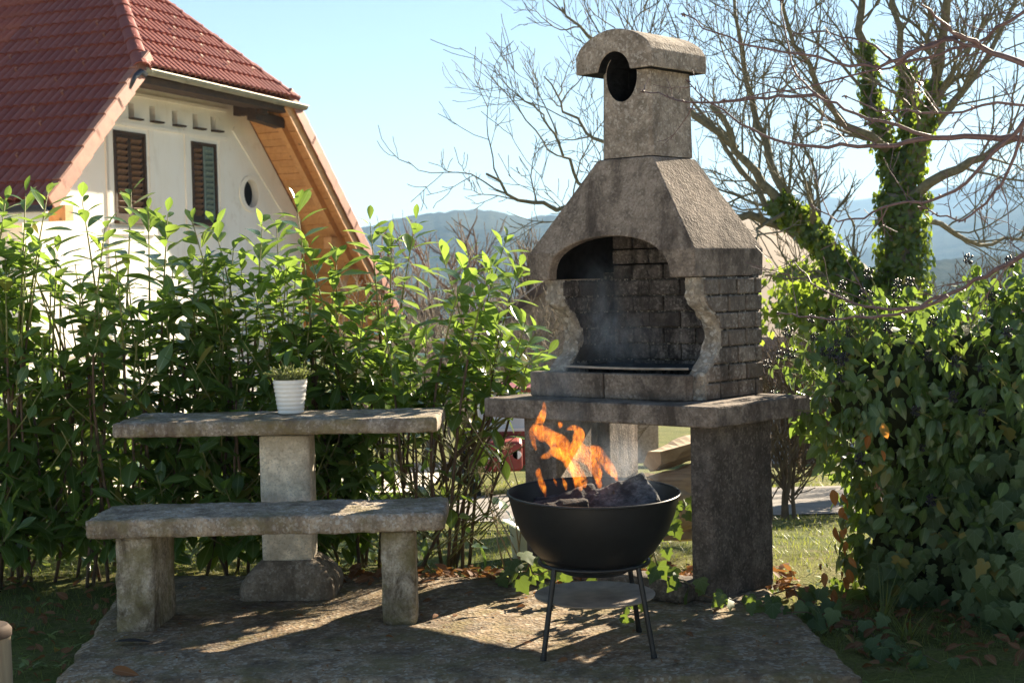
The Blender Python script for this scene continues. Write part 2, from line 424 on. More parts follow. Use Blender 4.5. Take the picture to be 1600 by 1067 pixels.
bounce_ground('bounce_yard', -16, 14, -26, 3.9, BOUNCE_GRAV)  # unseen ground behind the camera, added to bounce sunlight into the shade
bounce_ground('bounce_path', -9.5, -.9, 13.6, 26, BOUNCE_GRAV)  # added pale ground that bounces sunlight onto the gable wall
ASPH = plain('worn_asphalt', (.24, .215, .195), .9, var=.22, scale=3, bump=.3, spec=.2)
strip('lane', lambda x: 9.3 + .02 * x, lambda x: 13.2 + .1 * x, -14, 40, ASPH, .03)

def slab():
    bm = bmesh.new()
    c = [V((-1.43, 4.33, 0)), V((1.02, 4.20, 0)), V((.96, 5.62, 0)), V((-1.62, 5.98, 0))]
    nx, ny = 110, 70; g = {}
    for j in range(ny + 1):
        for i in range(nx + 1):
            s, t = i / nx, j / ny
            p = (c[0] * (1 - s) + c[1] * s) * (1 - t) + (c[3] * (1 - s) + c[2] * s) * t
            e = min(s, 1 - s, t, 1 - t)
            if e < .001: p += V((fbm((p.x, p.y, 1), 9, 1) * .016, fbm((p.x, p.y, 5), 9, 2) * .012, 0))
            z = fbm((p.x, p.y, 0), 3, 3) * .006 + fbm((p.x, p.y, 0), 22, 4) * .003
            if e < .008: z -= .006 + .008 * abs(fbm((p.x, p.y, 0), 14, 6))
            g[i, j] = bm.verts.new((p.x, p.y, z))
    for j in range(ny):
        for i in range(nx): bm.faces.new((g[i, j], g[i + 1, j], g[i + 1, j + 1], g[i, j + 1]))
    ring = [g[i, 0] for i in range(nx)] + [g[nx, j] for j in range(ny)] + [g[nx - i, ny] for i in range(nx)] + [g[0, ny - j] for j in range(ny)]
    lo = [bm.verts.new((v.co.x, v.co.y, -.16)) for v in ring]
    for i in range(len(ring)):
        k = (i + 1) % len(ring); bm.faces.new((ring[k], ring[i], lo[i], lo[k]))
    me = bpy.data.meshes.new('slab'); bm.to_mesh(me); bm.free()
    me.polygons.foreach_set('use_smooth', [True] * len(me.polygons))
    tag(part('patio_slab', me, SLABM, None), kind='structure')
slab()

def hill(name, ridge, D, depth, mat, rough=1.0, base=-27, step=4):
    xs = np.arange(ridge[0][0], ridge[-1][0] + 1, step); rows = [0, .12, .25, .4, .55, .7, .82, .9, .95, 1.0, 1.06, 1.2]
    m = MB(); vs_ = []
    for r in rows:
        for x in xs:
            top = atY(x, interp(x, ridge), D); y = D - depth * (1 - r)
            k = math.sin(min(1, r) * math.pi / 2) if r <= 1 else 1 - (r - 1) * 2.5
            ed = min(1, (x - ridge[0][0]) / (.12 * (ridge[-1][0] - ridge[0][0])), (ridge[-1][0] - x) / (.12 * (ridge[-1][0] - ridge[0][0]))); ed = max(0, ed); ed = ed * ed * (3 - 2 * ed)
            z = base + (top.z - base) * k * ed
            z += rough * (fbm((top.x / D * 60, r * 14, D * .01), 1.0, 5, 3)) * D * .0018 * min(1, r * 2)
            vs_.append((top.x * y / D, y, z))
    n = len(xs)
    fs = [(j * n + i, j * n + i + 1, (j + 1) * n + i + 1, (j + 1) * n + i) for j in range(len(rows) - 1) for i in range(n - 1)]
    structure(name, m.add(vs_, fs), mat, smooth=True, recalc=False)
def forest_mat(name, a, b, sc):
    t = NT(name); n1 = t.noise(sc, 5, .7); n2 = t.noise(sc * .12, 3, .5)
    col = t.mix(t.ramp(n1, [(.4, 0), (.6, 1)]), a, b); col = t.mix(t.ramp(n2, [(.5, 0), (.6, .6)]), col, tuple(x * 1.7 for x in b))
    t.set(col, 1); t.b.inputs['Specular IOR Level'].default_value = 0; t.bump(n1, 1, 6); return t.m
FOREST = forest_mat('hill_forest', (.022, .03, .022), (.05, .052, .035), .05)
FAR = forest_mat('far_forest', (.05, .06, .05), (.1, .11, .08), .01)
t = NT('ploughed_field'); n1 = t.noise(.4, 4, .6, co=t.pos((.15, 1, 1))); t.set(t.mix(n1, (.17, .12, .08), (.24, .18, .125)), 1); FIELD = t.m
hill('wooded_hill', [(300, 430), (420, 405), (500, 380), (575, 355), (640, 344), (700, 336), (770, 336), (820, 347), (860, 343), (920, 350), (1040, 385), (1150, 425)], 2200, 1200, FOREST, 1.2)
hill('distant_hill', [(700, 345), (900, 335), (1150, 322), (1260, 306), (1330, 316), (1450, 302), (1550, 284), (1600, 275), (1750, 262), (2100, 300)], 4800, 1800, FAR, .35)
hill('middle_hill', [(1220, 425), (1350, 392), (1450, 352), (1520, 338), (1600, 326), (1750, 312), (2100, 330)], 3000, 1300, FOREST, 1.0)
hill('near_wooded_hill', [(1150, 440), (1300, 425), (1400, 414), (1500, 404), (1600, 396), (1800, 385), (2200, 390)], 1100, 500, FOREST, 1.6)
hill('field_hill', [(830, 440), (900, 385), (1000, 345), (1100, 336), (1180, 340), (1270, 368), (1350, 412), (1420, 446)], 330, 190, FIELD, .15, base=-15)

# ------------------------------------------------------------------ barbecue
BO = V((.281, 5.443, 0)); BU = V((.788, -.616, 0)); BV = V((.69, .724, 0))
def B(a, b, z): return BO + BU * a + BV * b + V((0, 0, z if z < 1.2 else 1.2 + (z - 1.2) * .953))
def bprism(pts, z0, z1, mb=None):
    mb = mb or MB(); return mb.loft([[B(a, b, z0) for a, b in pts], [B(a, b, z1) for a, b in pts]])
def rect(a0, a1, b0, b1): return [(a0, b0), (a1, b0), (a1, b1), (a0, b1)]
def bfrust(r0, z0, r1, z1): return [[B(a, b, z0) for a, b in rect(*r0)], [B(a, b, z1) for a, b in rect(*r1)]]

def build_barbecue():
    T = thing('barbecue', 'tall grey concrete garden barbecue with arched hood, brick firebox and chimney', 'barbecue', B(0, .3, 0))
    # chimney flue: hollow shaft with an oval hole through front and back
    ch = MB().loft([[B(a, b, z) for a, b in ((-.125 - k, .265 + .03), (-.125 + .03 - k, .265), (.118 + k - .012, .265), (.118 + k, .28), (.118 + k, .53), (.10, .545), (-.095 - k, .545), (-.125 - k, .515))] for z, k in ((1.703, .004), (2.11, -.006))])
    flue = part('chimney', ch, FLUE, T)
    oval = lambda a0, z0, ra, rz, b0, b1, n=28: MB().loft([[B(a0 + ra * math.cos(2 * math.pi * k / n), b, z0 + rz * math.sin(2 * math.pi * k / n) * (1 if math.sin(2 * math.pi * k / n) > 0 else 1.15)) for k in range(n)] for b in (b0, b1)])
    boolean(flue, [bprism(rect(-.078, .072, .315, .49), 1.6, 2.3), oval(-.012, 2.04, .072, .094, .1, .4)])
    # vaulted chimney cap
    n = 18; prof = [(-.192, 2.055), (.163, 2.055), (.163, 2.128)]
    for k in range(1, n):
        x = .163 - .355 * k / n; s = math.sin(math.pi * k / n)
        prof.append((x, 2.128 + .098 * (s ** .62)))
    prof.append((-.192, 2.128))
    cap = part('chimney_cap', MB().loft([[B(a, b, z) for a, z in prof] for b in (.215, .575)]), FLUE, flue)
    boolean(cap, [oval(-.012, 2.04, .076, .094, .1, .5)])
    for o in (flue, cap): soften(o, .007)
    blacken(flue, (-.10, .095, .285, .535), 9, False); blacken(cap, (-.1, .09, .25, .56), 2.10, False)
    # hood
    h = MB().loft([[B(a, b, 1.203) for a, b in rect(-.402, .372, .165, .625)], [B(a, b, 1.315) for a, b in rect(-.404, .374, .163, .627)], [B(a, b, 1.70) for a, b in rect(-.132, .124, .262, .548)]])
    hood = part('hood', h, BBQ, T)
    cav = MB().loft([[B(a, b, 1.1) for a, b in rect(-.335, .305, .215, .57)], [B(a, b, 1.30) for a, b in rect(-.335, .305, .215, .57)], [B(a, b, 1.75) for a, b in rect(-.07, .065, .32, .49)]])
    arc = [(-.305, 1.1), (.262, 1.1)] + [(-.0215 + .2835 * math.cos(math.pi * k / 24), 1.21 + .168 * math.sin(math.pi * k / 24) ** .8) for k in range(25)]
    boolean(hood, [cav, MB().loft([[B(a, b, z) for a, z in arc] for b in (.0, .3)])])
    soften(hood, .012)
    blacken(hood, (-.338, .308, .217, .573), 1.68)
    # firebox: side and back walls of single bricks on a recessed mortar core
    prof = [(.72, .215), (.80, .215), (.832, .218), (.86, .245), (.90, .292), (.95, .318), (1.0, .314), (1.045, .290), (1.075, .256), (1.095, .226), (1.125, .208), (1.25, .206)]
    bf = lambda z: interp(z, prof)
    fb = part('firebox_core', bprism(rect(-.352, .372, .545, .592), .735, 1.23), MORTAR, T)
    for a0, a1 in ((-.352, -.283), (.309, .372)):
        zs = np.linspace(.735, 1.2, 30)
        pts = [(bf(z) + .012, z) for z in zs]
        m = MB().loft([[B(a, b, z) for b, z in pts] + [B(a, .55, 1.2), B(a, .55, .735)] for a in (a0, a1)])
        part('wall_core', m, MORTAR, T)
        # rough cut edge that follows the curve
        am = (a0 + a1) / 2; half = (a1 - a0) / 2 + .006
        m = MB(); rings = []
        for k, z in enumerate(np.linspace(.735, 1.2, 60)):
            b = bf(z); r = []
            for i in range(7):
                aa = am + half * (i - 3) / 3 * (.96 if abs(i - 3) == 3 else 1)
                jit = fbm((aa * 3, b, z), 22, 9, 4) * .016
                r.append(B(aa, b - .004 * (1 - abs(i - 3) / 3) + jit, z))
            r += [B(am + half, b + .02, z), B(am - half, b + .02, z)]
            rings.append(r)
        part('curved_edge', m.loft(rings), EDGEM, T, smooth=True, autos=1.0)
    H = .0665
    for c in range(10):
        z0 = .735 + c * H; z1 = z0 + H - .0065
        zs = np.linspace(z0, z1, 4)
        cuts = [.37, .49] if c % 2 else [.315, .435, .555]
        bb = .6 if c < 7 else .567
        for side, (a0, a1) in enumerate(((-.36, -.275), (.301, .381)) if c < 7 else ()):
            edges = [c_ for c_ in cuts if c_ > max(bf(z0), bf(z1)) + .05] + [.60]
            front = None
            for e in edges:
                j = random.uniform(-.003, .003); b1 = e - (.005 if e < .6 else 0)
                poly = [(bf(z) + .008, z) for z in zs] if front is None else [(front, z0), (front, z1)]
                poly += [(b1, z1), (b1, z0)]
                m = MB().loft([[B(a, b, z) for b, z in poly] for a in (a0 + j, a1 + j)])
                part('brick', m, BRICKM if side else SOOTM, T, bevel=.004, seg=1)
                front = e + .005
        cuts = [-.18, -.03, .12, .25] if c % 2 else [-.10, .05, .2]
        x = -.2745
        for e in cuts + [.3005]:
            j = random.uniform(-.004, .003)
            m = MB().loft([[B(a, b, z) for a, b in rect(x, e - (.0035 if e < .3 else 0), .532 + j, bb)] for z in (z0, z1)])
            part('brick', m, SOOTM, T, bevel=.004, seg=1); x = e + .0035
    # front ledge blocks, fire tray and grate
    for a0, a1 in ((-.40, -.042), (-.035, .335)):
        m = bprism(rect(a0, a1, .15, .205), .7335, .832)
        part('ledge_block', m, BBQ, T, bevel=.006)
    part('fire_floor', bprism(rect(-.274, .3, .21, .53), .7335, .80), SOOT, T)
    m = MB()
    for k in range(26):
        b = .23 + .29 * k / 25; m.tube([B(-.272, b, .848), B(.298, b, .848)], .0028, 5)
    gr = part('grill_grate', m, IRON, T)
    m = MB().tube([B(-.273, .222, .852), B(-.1, .214, .849), B(.1, .214, .849), B(.3, .222, .852)], .005, 6)
    part('grate_rim', m, PLATE, T)
    # shelf slab
    m = bprism([(-.51, .0), (.535, .0), (.555, .02), (.575, .62), (-.50, .66)], .655, .7325)
    part('shelf', m, BBQ, T, bevel=.008)
    # supports
    part('pillar', bprism([(.402, .076), (.478, .076), (.488, .087), (.488, .48), (.478, .492), (.402, .492)], 0, .654), PILLM, T, bevel=.012, seg=3)  # darker mix than the sunlit pillars: stain, plus shade put into the colour
    part('pillar', MB().loft([[V((x, y, z)) for x, y in ((.04, 5.72), (.165, 5.615), (.36, 6.08), (.235, 6.18))] for z in (0, .654)]), BBQ, T, bevel=.008)
    part('rear_pillar', MB().loft([[V((x, y, z)) for x, y in ((.30, 6.22), (.41, 6.10), (.56, 6.40), (.44, 6.5))] for z in (-.1, .654)]), BBQ, T, bevel=.008)
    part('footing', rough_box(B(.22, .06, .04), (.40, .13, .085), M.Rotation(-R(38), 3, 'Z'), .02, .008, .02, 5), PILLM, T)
    return T
def soften(o, w):
    bm = bmesh.new(); bm.from_mesh(o.data)
    bmesh.ops.remove_doubles(bm, verts=bm.verts, dist=.0004)
    bmesh.ops.dissolve_limit(bm, angle_limit=.01, verts=bm.verts, edges=bm.edges)
    es = [e for e in bm.edges if len(e.link_faces) == 2 and .45 < e.calc_face_angle(0) < 2.4]
    bmesh.ops.bevel(bm, geom=es, offset=w, segments=2, affect='EDGES', profile=.5, clamp_overlap=True)
    bm.to_mesh(o.data); bm.free()
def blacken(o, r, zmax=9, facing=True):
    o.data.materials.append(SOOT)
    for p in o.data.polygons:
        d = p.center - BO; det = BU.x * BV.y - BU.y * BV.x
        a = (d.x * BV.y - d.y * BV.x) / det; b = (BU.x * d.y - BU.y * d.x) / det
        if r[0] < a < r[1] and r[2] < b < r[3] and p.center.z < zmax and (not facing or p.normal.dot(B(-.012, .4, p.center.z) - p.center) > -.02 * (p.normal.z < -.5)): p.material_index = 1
build_barbecue()

# ------------------------------------------------------------------ firewood below the shelf
def split_log(name, c, L, r, yaw, roll, mat_out, mat_in, label, seed, group='firewood under the barbecue shelf', tilt=0.0, ang=2.2, cat='log'):
    T = thing(name, label, cat, c, group)
    rot = M.Rotation(yaw, 3, 'Z') @ M.Rotation(tilt, 3, 'Y') @ M.Rotation(roll, 3, 'X')
    n = 8; m = MB(); rings = []
    for k in range(13):
        x = -L / 2 + L * k / 12; ring = []
        for i in range(n + 1):
            a = -ang / 2 + ang * i / n
            rr = r * (1 + .10 * fbm((x * 4, math.cos(a), math.sin(a)), 2, seed))
            ring.append(V((x, rr * math.sin(a), rr * math.cos(a) - r * .5)))
        ring.append(V((x, .03 * fbm((x, 1, 0), 7, seed), -r * .5 + .022 * fbm((x, 3, 0), 9, seed))))
        rings.append([V(c) + rot @ p for p in ring])
    part('split_face', m.loft(rings), mat_in, T, recalc=True)
    m = MB(); rings = []
    for k in range(13):
        x = -L / 2 + L * k / 12; o_, i_ = [], []
        for i in range(n + 1):
            a = -ang / 2 + ang * i / n
            rr = r * (1 + .10 * fbm((x * 4, math.cos(a), math.sin(a)), 2, seed)) + .004 + .003 * fbm((x * 20, a * 3, 1), 1, seed)
            o_.append(V((x, rr * math.sin(a), rr * math.cos(a) - r * .5)))
            i_.append(V((x, (rr - .006) * math.sin(a), (rr - .006) * math.cos(a) - r * .5)))
        rings.append([V(c) + rot @ p for p in o_ + i_[::-1]])
    part('bark', m.loft(rings), mat_out, T)
    return T
LOGIN = wood('split_wood', (.78, .62, .44), (.62, .45, .29), 0, .85, 22)
LOGB = wood('log_bark', (.42, .32, .22), (.2, .14, .09), 0, .9, 18)
lg = [((.80, 6.44, .425), .42, .10, R(28), R(155), 'pale split log on top of the firewood pile, split face up', R(-9)),
      ((.82, 6.34, .30), .44, .115, R(22), R(30), 'barked firewood log second from the top of the pile', R(-12)),
      ((.84, 6.32, .165), .38, .10, R(38), R(100), 'firewood log with a bright sawn end below the barked log', R(4)),
      ((.76, 6.55, .24), .38, .10, R(15), R(200), 'firewood log at the back of the pile beside the pillar', R(6)),
      ((.78, 6.38, .06), .44, .11, R(10), R(10), 'lowest firewood log lying on the ground behind the fire bowl', R(0))]
for k, (c, L, r, yaw, roll, lab, tl) in enumerate(lg):
    split_log('firewood_log', c, L, r, yaw, roll, LOGB, LOGIN, lab, k + 2, tilt=tl)

# ------------------------------------------------------------------ fire bowl, burning logs, flames
BC = V((.2525, 4.617, 0))
def build_bowl():
    T = thing('fire_bowl', 'round black steel fire bowl on a low four-legged stand', 'fire bowl', BC)
    rot = M.Rotation(R(1.8), 3, 'X') @ M.Rotation(R(.6), 3, 'Y')
    out = [(0, .238), (.06, .240), (.11, .252), (.155, .278), (.20, .322), (.237, .378), (.262, .436), (.276, .490), (.2805, .508)]
    inn = [(.2775, .508), (.272, .490), (.258, .438), (.233, .381), (.196, .326), (.152, .283), (.108, .257), (.06, .246), (0, .244)]
    piv = V((0, 0, .3))
    f = lambda pr: [(max(r, .0005), z) for r, z in pr]
    m = MB()
    rings = []
    for r, z in f(out + inn):
        rings.append([BC + piv + rot @ (V((r * math.cos(2 * math.pi * k / 64), r * math.sin(2 * math.pi * k / 64), z)) - piv) for k in range(64)])
    m.loft(rings, cap=True)
    bowl = part('bowl', m, BLACK, T, smooth=True, autos=.9)
    m = MB(); rg = []
    ringp = [BC + piv + rot @ (V((.2805 * math.cos(2 * math.pi * k / 64), .2805 * math.sin(2 * math.pi * k / 64), .509)) - piv) for k in range(65)]
    m.tube(ringp, .0042, 6); part('rim', m, BLACK, bowl, smooth=True)
    m = MB(); m.lathe([(.05, 0), (.16, .012), (.20, .03), (.226, .07), (.218, .076), (.15, .052), (.05, .05)], BC + V((0, 0, .262)), 40)
    m2 = MB(); rings = []
    for i, r in enumerate((.004, .06, .12, .17, .21)):
        rings.append([BC + V((r * math.cos(q), r * math.sin(q), .345 + .012 * fbm((r * math.cos(q) * 8, r * math.sin(q) * 8, 0), 3, 2) + .0 * i)) for q in np.linspace(0, 2 * math.pi, 40, endpoint=False)])
    part('ash_bed', m2.loft(rings, cap=True), ASH, bowl, smooth=True)
    m = MB(); m.tube([BC + V((.178 * math.cos(q), .178 * math.sin(q), .283)) for q in np.linspace(0, 2 * math.pi, 49)], .0075, 8)
    part('stand_ring', m, BLACK, T, smooth=True)
    for q in (R(222), R(318), R(48), R(132)):
        d = V((math.cos(q), math.sin(q), 0)); m = MB()
        m.tube([BC + d * .180 + V((0, 0, .282)), BC + d * .236 + V((0, 0, .004))], .0088, 10)
        leg = part('leg', m, BLACK, T, smooth=True, autos=.8)
        m = MB(); m.tube([BC + d * .2345 + V((0, 0, .014)), BC + d * .237 + V((0, 0, .0))], .0102, 10)
        part('foot_cap', m, IRON, leg, smooth=True, autos=.8)
    m = MB(); m.lathe([(.001, .156), (.17, .158), (.196, .166), (.198, .171), (.194, .1715), (.168, .163), (.001, .161)], BC + V((0, 0, .004)), 56)
    part('ash_plate', m, PLATE, T, smooth=True, autos=.9)
    return T
def ash_mat():
    t = NT('charcoal_ash'); n1 = t.noise(26, 6, .7); n2 = t.noise(120, 3, .7)
    col = t.mix(t.ramp(n1, [(.42, 0), (.66, 1)]), (.02, .02, .021), (.30, .29, .28)); col = t.mix(t.ramp(n2, [(.4, .8), (.6, 0)]), col, (.012, .012, .013))
    t.set(col, .95); t.bump(t.math('ADD', n1, n2), .8, .01); return t.m
ASH = ash_mat()
build_bowl()
def char_mat(name, a, b, k):
    t = NT(name); n1 = t.noise(1, 6, .7, co=t.pos((60, 60, 60)), dist=.8); n2 = t.noise(12, 5, .65)
    vo = t.n('TexVoronoi', feature='DISTANCE_TO_EDGE'); vo.inputs['Scale'].default_value = 34; t.l(t.pos(), vo.inputs['Vector'])
    col = t.mix(t.ramp(n2, [(.45, 0), (.62, 1)]), a, b);     col = t.mix(t.ramp(n1, [(.35, .7), (.55, 0)]), col, (.015, .015, .016))
    t.set(col, .9); t.bump(t.math('ADD', n1, t.math('MULTIPLY', n2, 1.5)), .9, .012); return t.m
CHAR1 = char_mat('grey_charred_wood', (.028, .029, .031), (.17, .17, .172), 1)
CHAR2 = char_mat('black_charred_wood', (.022, .024, .028), (.07, .075, .082), 1)
BRN = char_mat('half_burnt_wood', (.10, .055, .03), (.035, .03, .028), 1)
G2 = 'burning logs in the fire bowl'
def char_log(c, size, ax, nrm, mat, label, seed):
    x = V(ax).normalized(); z = V(nrm); z = (z - x * z.dot(x)).normalized(); y = z.cross(x)
    m = M((x, y, z)).transposed()
    o = part('charred_log', rough_box(c, size, m, .009, .022, .006, seed), mat, None)
    tag(o, label, 'log', G2)
char_log(BC + V((.055, -.03, .462)), (.30, .155, .065), (.93, .22, .26), (-.25, -.55, .8), CHAR1, 'large grey ash-covered log leaning in the fire bowl', 3)
char_log(BC + V((-.10, -.02, .468)), (.25, .075, .05), (.9, .35, .2), (-.2, -.4, .9), CHAR2, 'thin black charred log at the left inside the fire bowl', 5)
char_log(BC + V((-.09, -.10, .478)), (.14, .05, .035), (.95, .2, .1), (0, -.3, 1), BRN, 'small brown half-burnt piece at the front inside the bowl', 8)
char_log(BC + V((-.03, .09, .44)), (.32, .09, .08), (.85, -.5, .05), (0, 0, 1), CHAR2, 'black charred log behind the grey log in the bowl', 12)
char_log(BC + V((.13, .05, .42)), (.22, .07, .06), (.6, .75, .12), (0, 0, 1), CHAR2, 'black charred stick at the right inside the fire bowl', 14)

def flame_mat():
    t = NT('flame'); t.t.nodes.remove(t.b)
    n1 = t.noise(1, 4, .6, co=t.pos((38, 38, 17)), dist=2.6); n2 = t.noise(1, 3, .6, co=t.pos((95, 95, 34)), dist=1.5)
    heat = t.math('ADD', t.math('MULTIPLY', n1, .7), t.math('MULTIPLY', n2, .3))
    em = t.n('Emission'); t.l(t.ramp(heat, [(.40, (1, .12, .006)), (.52, (1, .21, .012)), (.62, (1, .40, .045))]), em.inputs[0])
    t.l(t.math('MULTIPLY', t.ramp(heat, [(.41, .0), (.49, .22), (.60, 1)]), FLAME), em.inputs[1])
    t.l(em.outputs[0], t.out.inputs['Volume']); return t.m
FLAME = 11.0
def build_flames():
    T = thing('fire', 'orange flames licking up from the charred logs in the fire bowl', 'fire', BC + V((0, 0, .42)))
    FM = flame_mat()
    k = 1 / 5.082
    tongues = [
        ([(450, 745), (435, 690), (400, 600), (355, 490), (320, 410), (250, 350), (190, 310), (120, 285), (105, 225), (140, 150), (155, 95), (150, 40)], [6, 22, 30, 42, 48, 46, 44, 38, 30, 24, 18, 5], 4.60),
        ([(600, 735), (590, 690), (575, 610), (520, 510), (450, 455), (405, 400), (430, 320), (435, 270), (390, 240), (330, 260)], [5, 20, 26, 36, 42, 44, 36, 28, 20, 5], 4.63),
        ([(735, 680), (720, 620), (690, 590), (640, 515), (570, 430), (520, 400), (490, 405)], [5, 18, 24, 34, 30, 18, 5], 4.66),
        ([(400, 740), (410, 640), (370, 545), (305, 475), (235, 430), (180, 465), (120, 485)], [5, 18, 26, 32, 28, 20, 5], 4.57),
        ([(168, 800), (150, 730), (125, 660), (105, 600), (112, 560)], [5, 16, 20, 17, 5], 4.54),
        ([(403, 715), (400, 660), (388, 600), (340, 500), (300, 455)], [4, 13, 16, 18, 5], 4.55),
        ([(568, 690), (590, 640), (605, 600), (590, 560)], [5, 18, 14, 4], 4.56),
        ([(500, 675), (475, 630), (455, 590), (420, 520)], [3, 8, 9, 4], 4.6),
        ([(95, 430), (70, 370), (60, 290), (80, 230), (95, 200)], [4, 16, 24, 18, 4], 4.62),
        ([(620, 600), (560, 500), (480, 400), (470, 380)], [8, 22, 14, 4], 4.68),
        ([(255, 710), (245, 680), (225, 640)], [3, 8, 3], 4.58),
        ([(700, 640), (690, 600), (650, 560), (640, 520)], [5, 16, 12, 4], 4.6), ([(480, 720), (470, 680), (440, 640), (430, 590)], [5, 20, 18, 6], 4.58), ([(330, 740), (320, 690), (300, 640)], [5, 14, 5], 4.56),
        ([(280, 250), (285, 220), (265, 195)], [5, 16, 4], 4.66)]
    for i, (pts, rad, y) in enumerate(tongues):
        P = []; RR = []
        for j in range(len(pts) - 1):
            for q in range(5):
                u = q / 5
                P.append((lerp(pts[j][0], pts[j + 1][0], u), lerp(pts[j][1], pts[j + 1][1], u))); RR.append(lerp(rad[j], rad[j + 1], u))
        P.append(pts[-1]); RR.append(rad[-1])
        for _ in range(2):
            P = [P[0]] + [((P[j - 1][0] + 2 * P[j][0] + P[j + 1][0]) / 4, (P[j - 1][1] + 2 * P[j][1] + P[j + 1][1]) / 4) for j in range(1, len(P) - 1)] + [P[-1]]
        W = [atY(820 + x * k, 620 + yy * k, y + .03 * math.sin(j * .35 + i)) for j, (x, yy) in enumerate(P)]
        RW = [max(.0008, 1.5 * r * k / F * y * (1 + .12 * math.sin(j * .6 + i))) for j, r in enumerate(RR)]
        RW[0] = RW[-1] = .0008
        part('flame_tongue', MB().tube(W, RW, 14, flat=.8), FM, T, smooth=True)
build_flames()

# ------------------------------------------------------------------ table, pot, bench
def build_table():
    rot = M.Rotation(R(-1.5), 3, 'Z'); c = V((-.885, 5.56, 0))
    T = thing('garden_table', 'narrow concrete table on a single pale column in front of the hedge', 'table', c)
    part('table_top', rough_box(c + V((-.015, 0, .668)), (1.235, .42, .058), rot, .016, .011, .010, 11), TOPM, T)
    part('column', rough_box(c + V((-.005, 0, .37)), (.196, .16, .51), rot, .035, .003, .01, 12), TABM, T)
    prof = [(.185, 0), (.186, .035), (.178, .065), (.152, .10), (.118, .13), (.106, .14)]
    rings = []
    for r, z in prof:
        ring = []
        for k in range(40):
            q = 2 * math.pi * (k + .5) / 40; e = max(abs(math.cos(q)), abs(math.sin(q)))
            rr = r / (e ** .9); ring.append(c + rot @ V((rr * math.cos(q), rr * math.sin(q) * .9, z + .003 * fbm((q * 3, z * 20, 0), 1, 3))))
        rings.append(ring)
    part('base', MB().loft(rings), BASEM, T, smooth=True, autos=.7)
build_table()
def build_pot():
    p = atZ(464, 640, .70); c = V((p.x, 5.60, .702))
    T = thing('flower_pot', 'small ribbed white flower pot with a green heather on the table', 'flower pot', c)
    pr = []
    for k in range(41):
        u = k / 40; pr.append((lerp(.050, .068, u) + .0013 * math.sin(u * 2 * math.pi * 8), u * .132))
    m = MB().lathe([(.001, .001)] + pr + [(.0635, .132), (.059, .11), (.001, .11)], c, 40)
    pot = part('pot', m, WHITEP, T, smooth=True, autos=.8)
    m = MB().lathe([(.001, .108), (.058, .112), (.059, .118), (.03, .122), (.001, .124)], c, 24)
    part('soil', m, SOILM, pot)
    mats = []
    rnd = random.Random(4)
    st = MB()
    for k in range(70):
        a = rnd.uniform(0, 6.28); r = .05 * math.sqrt(rnd.random()); b = c + V((r * math.cos(a), r * math.sin(a), .118))
        lean = V((math.cos(a) * r * 9, math.sin(a) * r * 9, 1)).normalized(); L = rnd.uniform(.035, .07)
        st.tube([b, b + lean * L], .0009, 3)
        for j in range(22):
            q = b + lean * L * rnd.random(); d = (lean * .8 + V((rnd.gauss(0, .7), rnd.gauss(0, .7), rnd.gauss(0, .4)))).normalized()
            mats.append(np.array(frame(q, d, V((rnd.gauss(0, 1), rnd.gauss(0, 1), .4)), rnd.uniform(.009, .016))))
    for k in range(5):
        a = [2.9, 3.2, .2, .4, 3.0][k]; b = c + V((0, 0, .125)); d = V((math.cos(a), -.2, .35)).normalized()
        st.tube([b, b + d * .06, b + d * .10 + V((0, 0, .004))], .001, 3)
        for j in range(26):
            q = b + d * rnd.uniform(.05, .105); mats.append(np.array(frame(q, d + V((rnd.gauss(0, .6), rnd.gauss(0, .6), rnd.gauss(0, .6))), V((0, rnd.gauss(0, 1), 1)), .011)))
    part('sprig_stems', st, YSTEM, T)
    f = part('sprigs', scatter_mesh('sprigs', NEEDLE, mats), HEATHER, T); f['kind'] = 'stuff'
SOILM = plain('soil', (.05, .035, .022), .95, var=.5, scale=60, bump=.8)
NEEDLE = ([(-.13, 0, 0), (.13, 0, 0), (.16, .5, .03), (0, 1, 0), (-.16, .5, .03)], [(0, 1, 2), (0, 2, 4), (4, 2, 3)], [(.4, 0), (.6, 0), (.7, .5), (.5, 1), (.3, .5)])
build_pot()
def build_bench():
    rot = M.Rotation(R(.6), 3, 'Z'); c = V((-.86, 5.08, 0))
    T = thing('garden_bench', 'weathered concrete bench with a thick rough seat on two block legs', 'bench', c)
    part('seat', rough_box(c + V((-.01, -.01, .374)), (1.245, .36, .066), rot, .014, .015, .010, 21), BENM, T)
    part('leg', rough_box(c + V((-.475, 0, .163)), (.135, .28, .345), M.Rotation(R(-3), 3, 'Z'), .02, .012, .012, 22), LEGM, T)
    part('leg', rough_box(c + V((.44, -.02, .163)), (.122, .19, .34), M.Rotation(R(2), 3, 'Z'), .02, .012, .012, 23), LEGM, T)
build_bench()

# ------------------------------------------------------------------ the house on the left
D0 = 20.0
G0 = atY(222, 106, D0); G0z = G0.z
HW = V((.371, .9286, 0)).normalized(); HN = V((HW.y, -HW.x, 0))
def Hs(s, q, z): return V((G0.x, G0.y, 0)) + HW * s + HN * q + V((0, 0, z))
LG = 4.12; TP = .98; OV = .95; ZE = -.95       # gutter length, roof pitch, overhang, foundation level
S_EAVE = -1.98; S_RIGHT = LG + 4.2
def wall_pt(px, py, q=-OV):
    d = ray(px, py); o = V((0, 0, EYE)); p0 = Hs(0, q, 0)
    t = (p0 - o).dot(HN) / d.dot(HN); p = o + d * t; r = p - Hs(0, 0, 0)
    return r.dot(HW), p.z
def zl(s): return G0z + s * TP                  # left roof plane
def zr(s): return G0z + (LG - s) * TP           # right roof plane

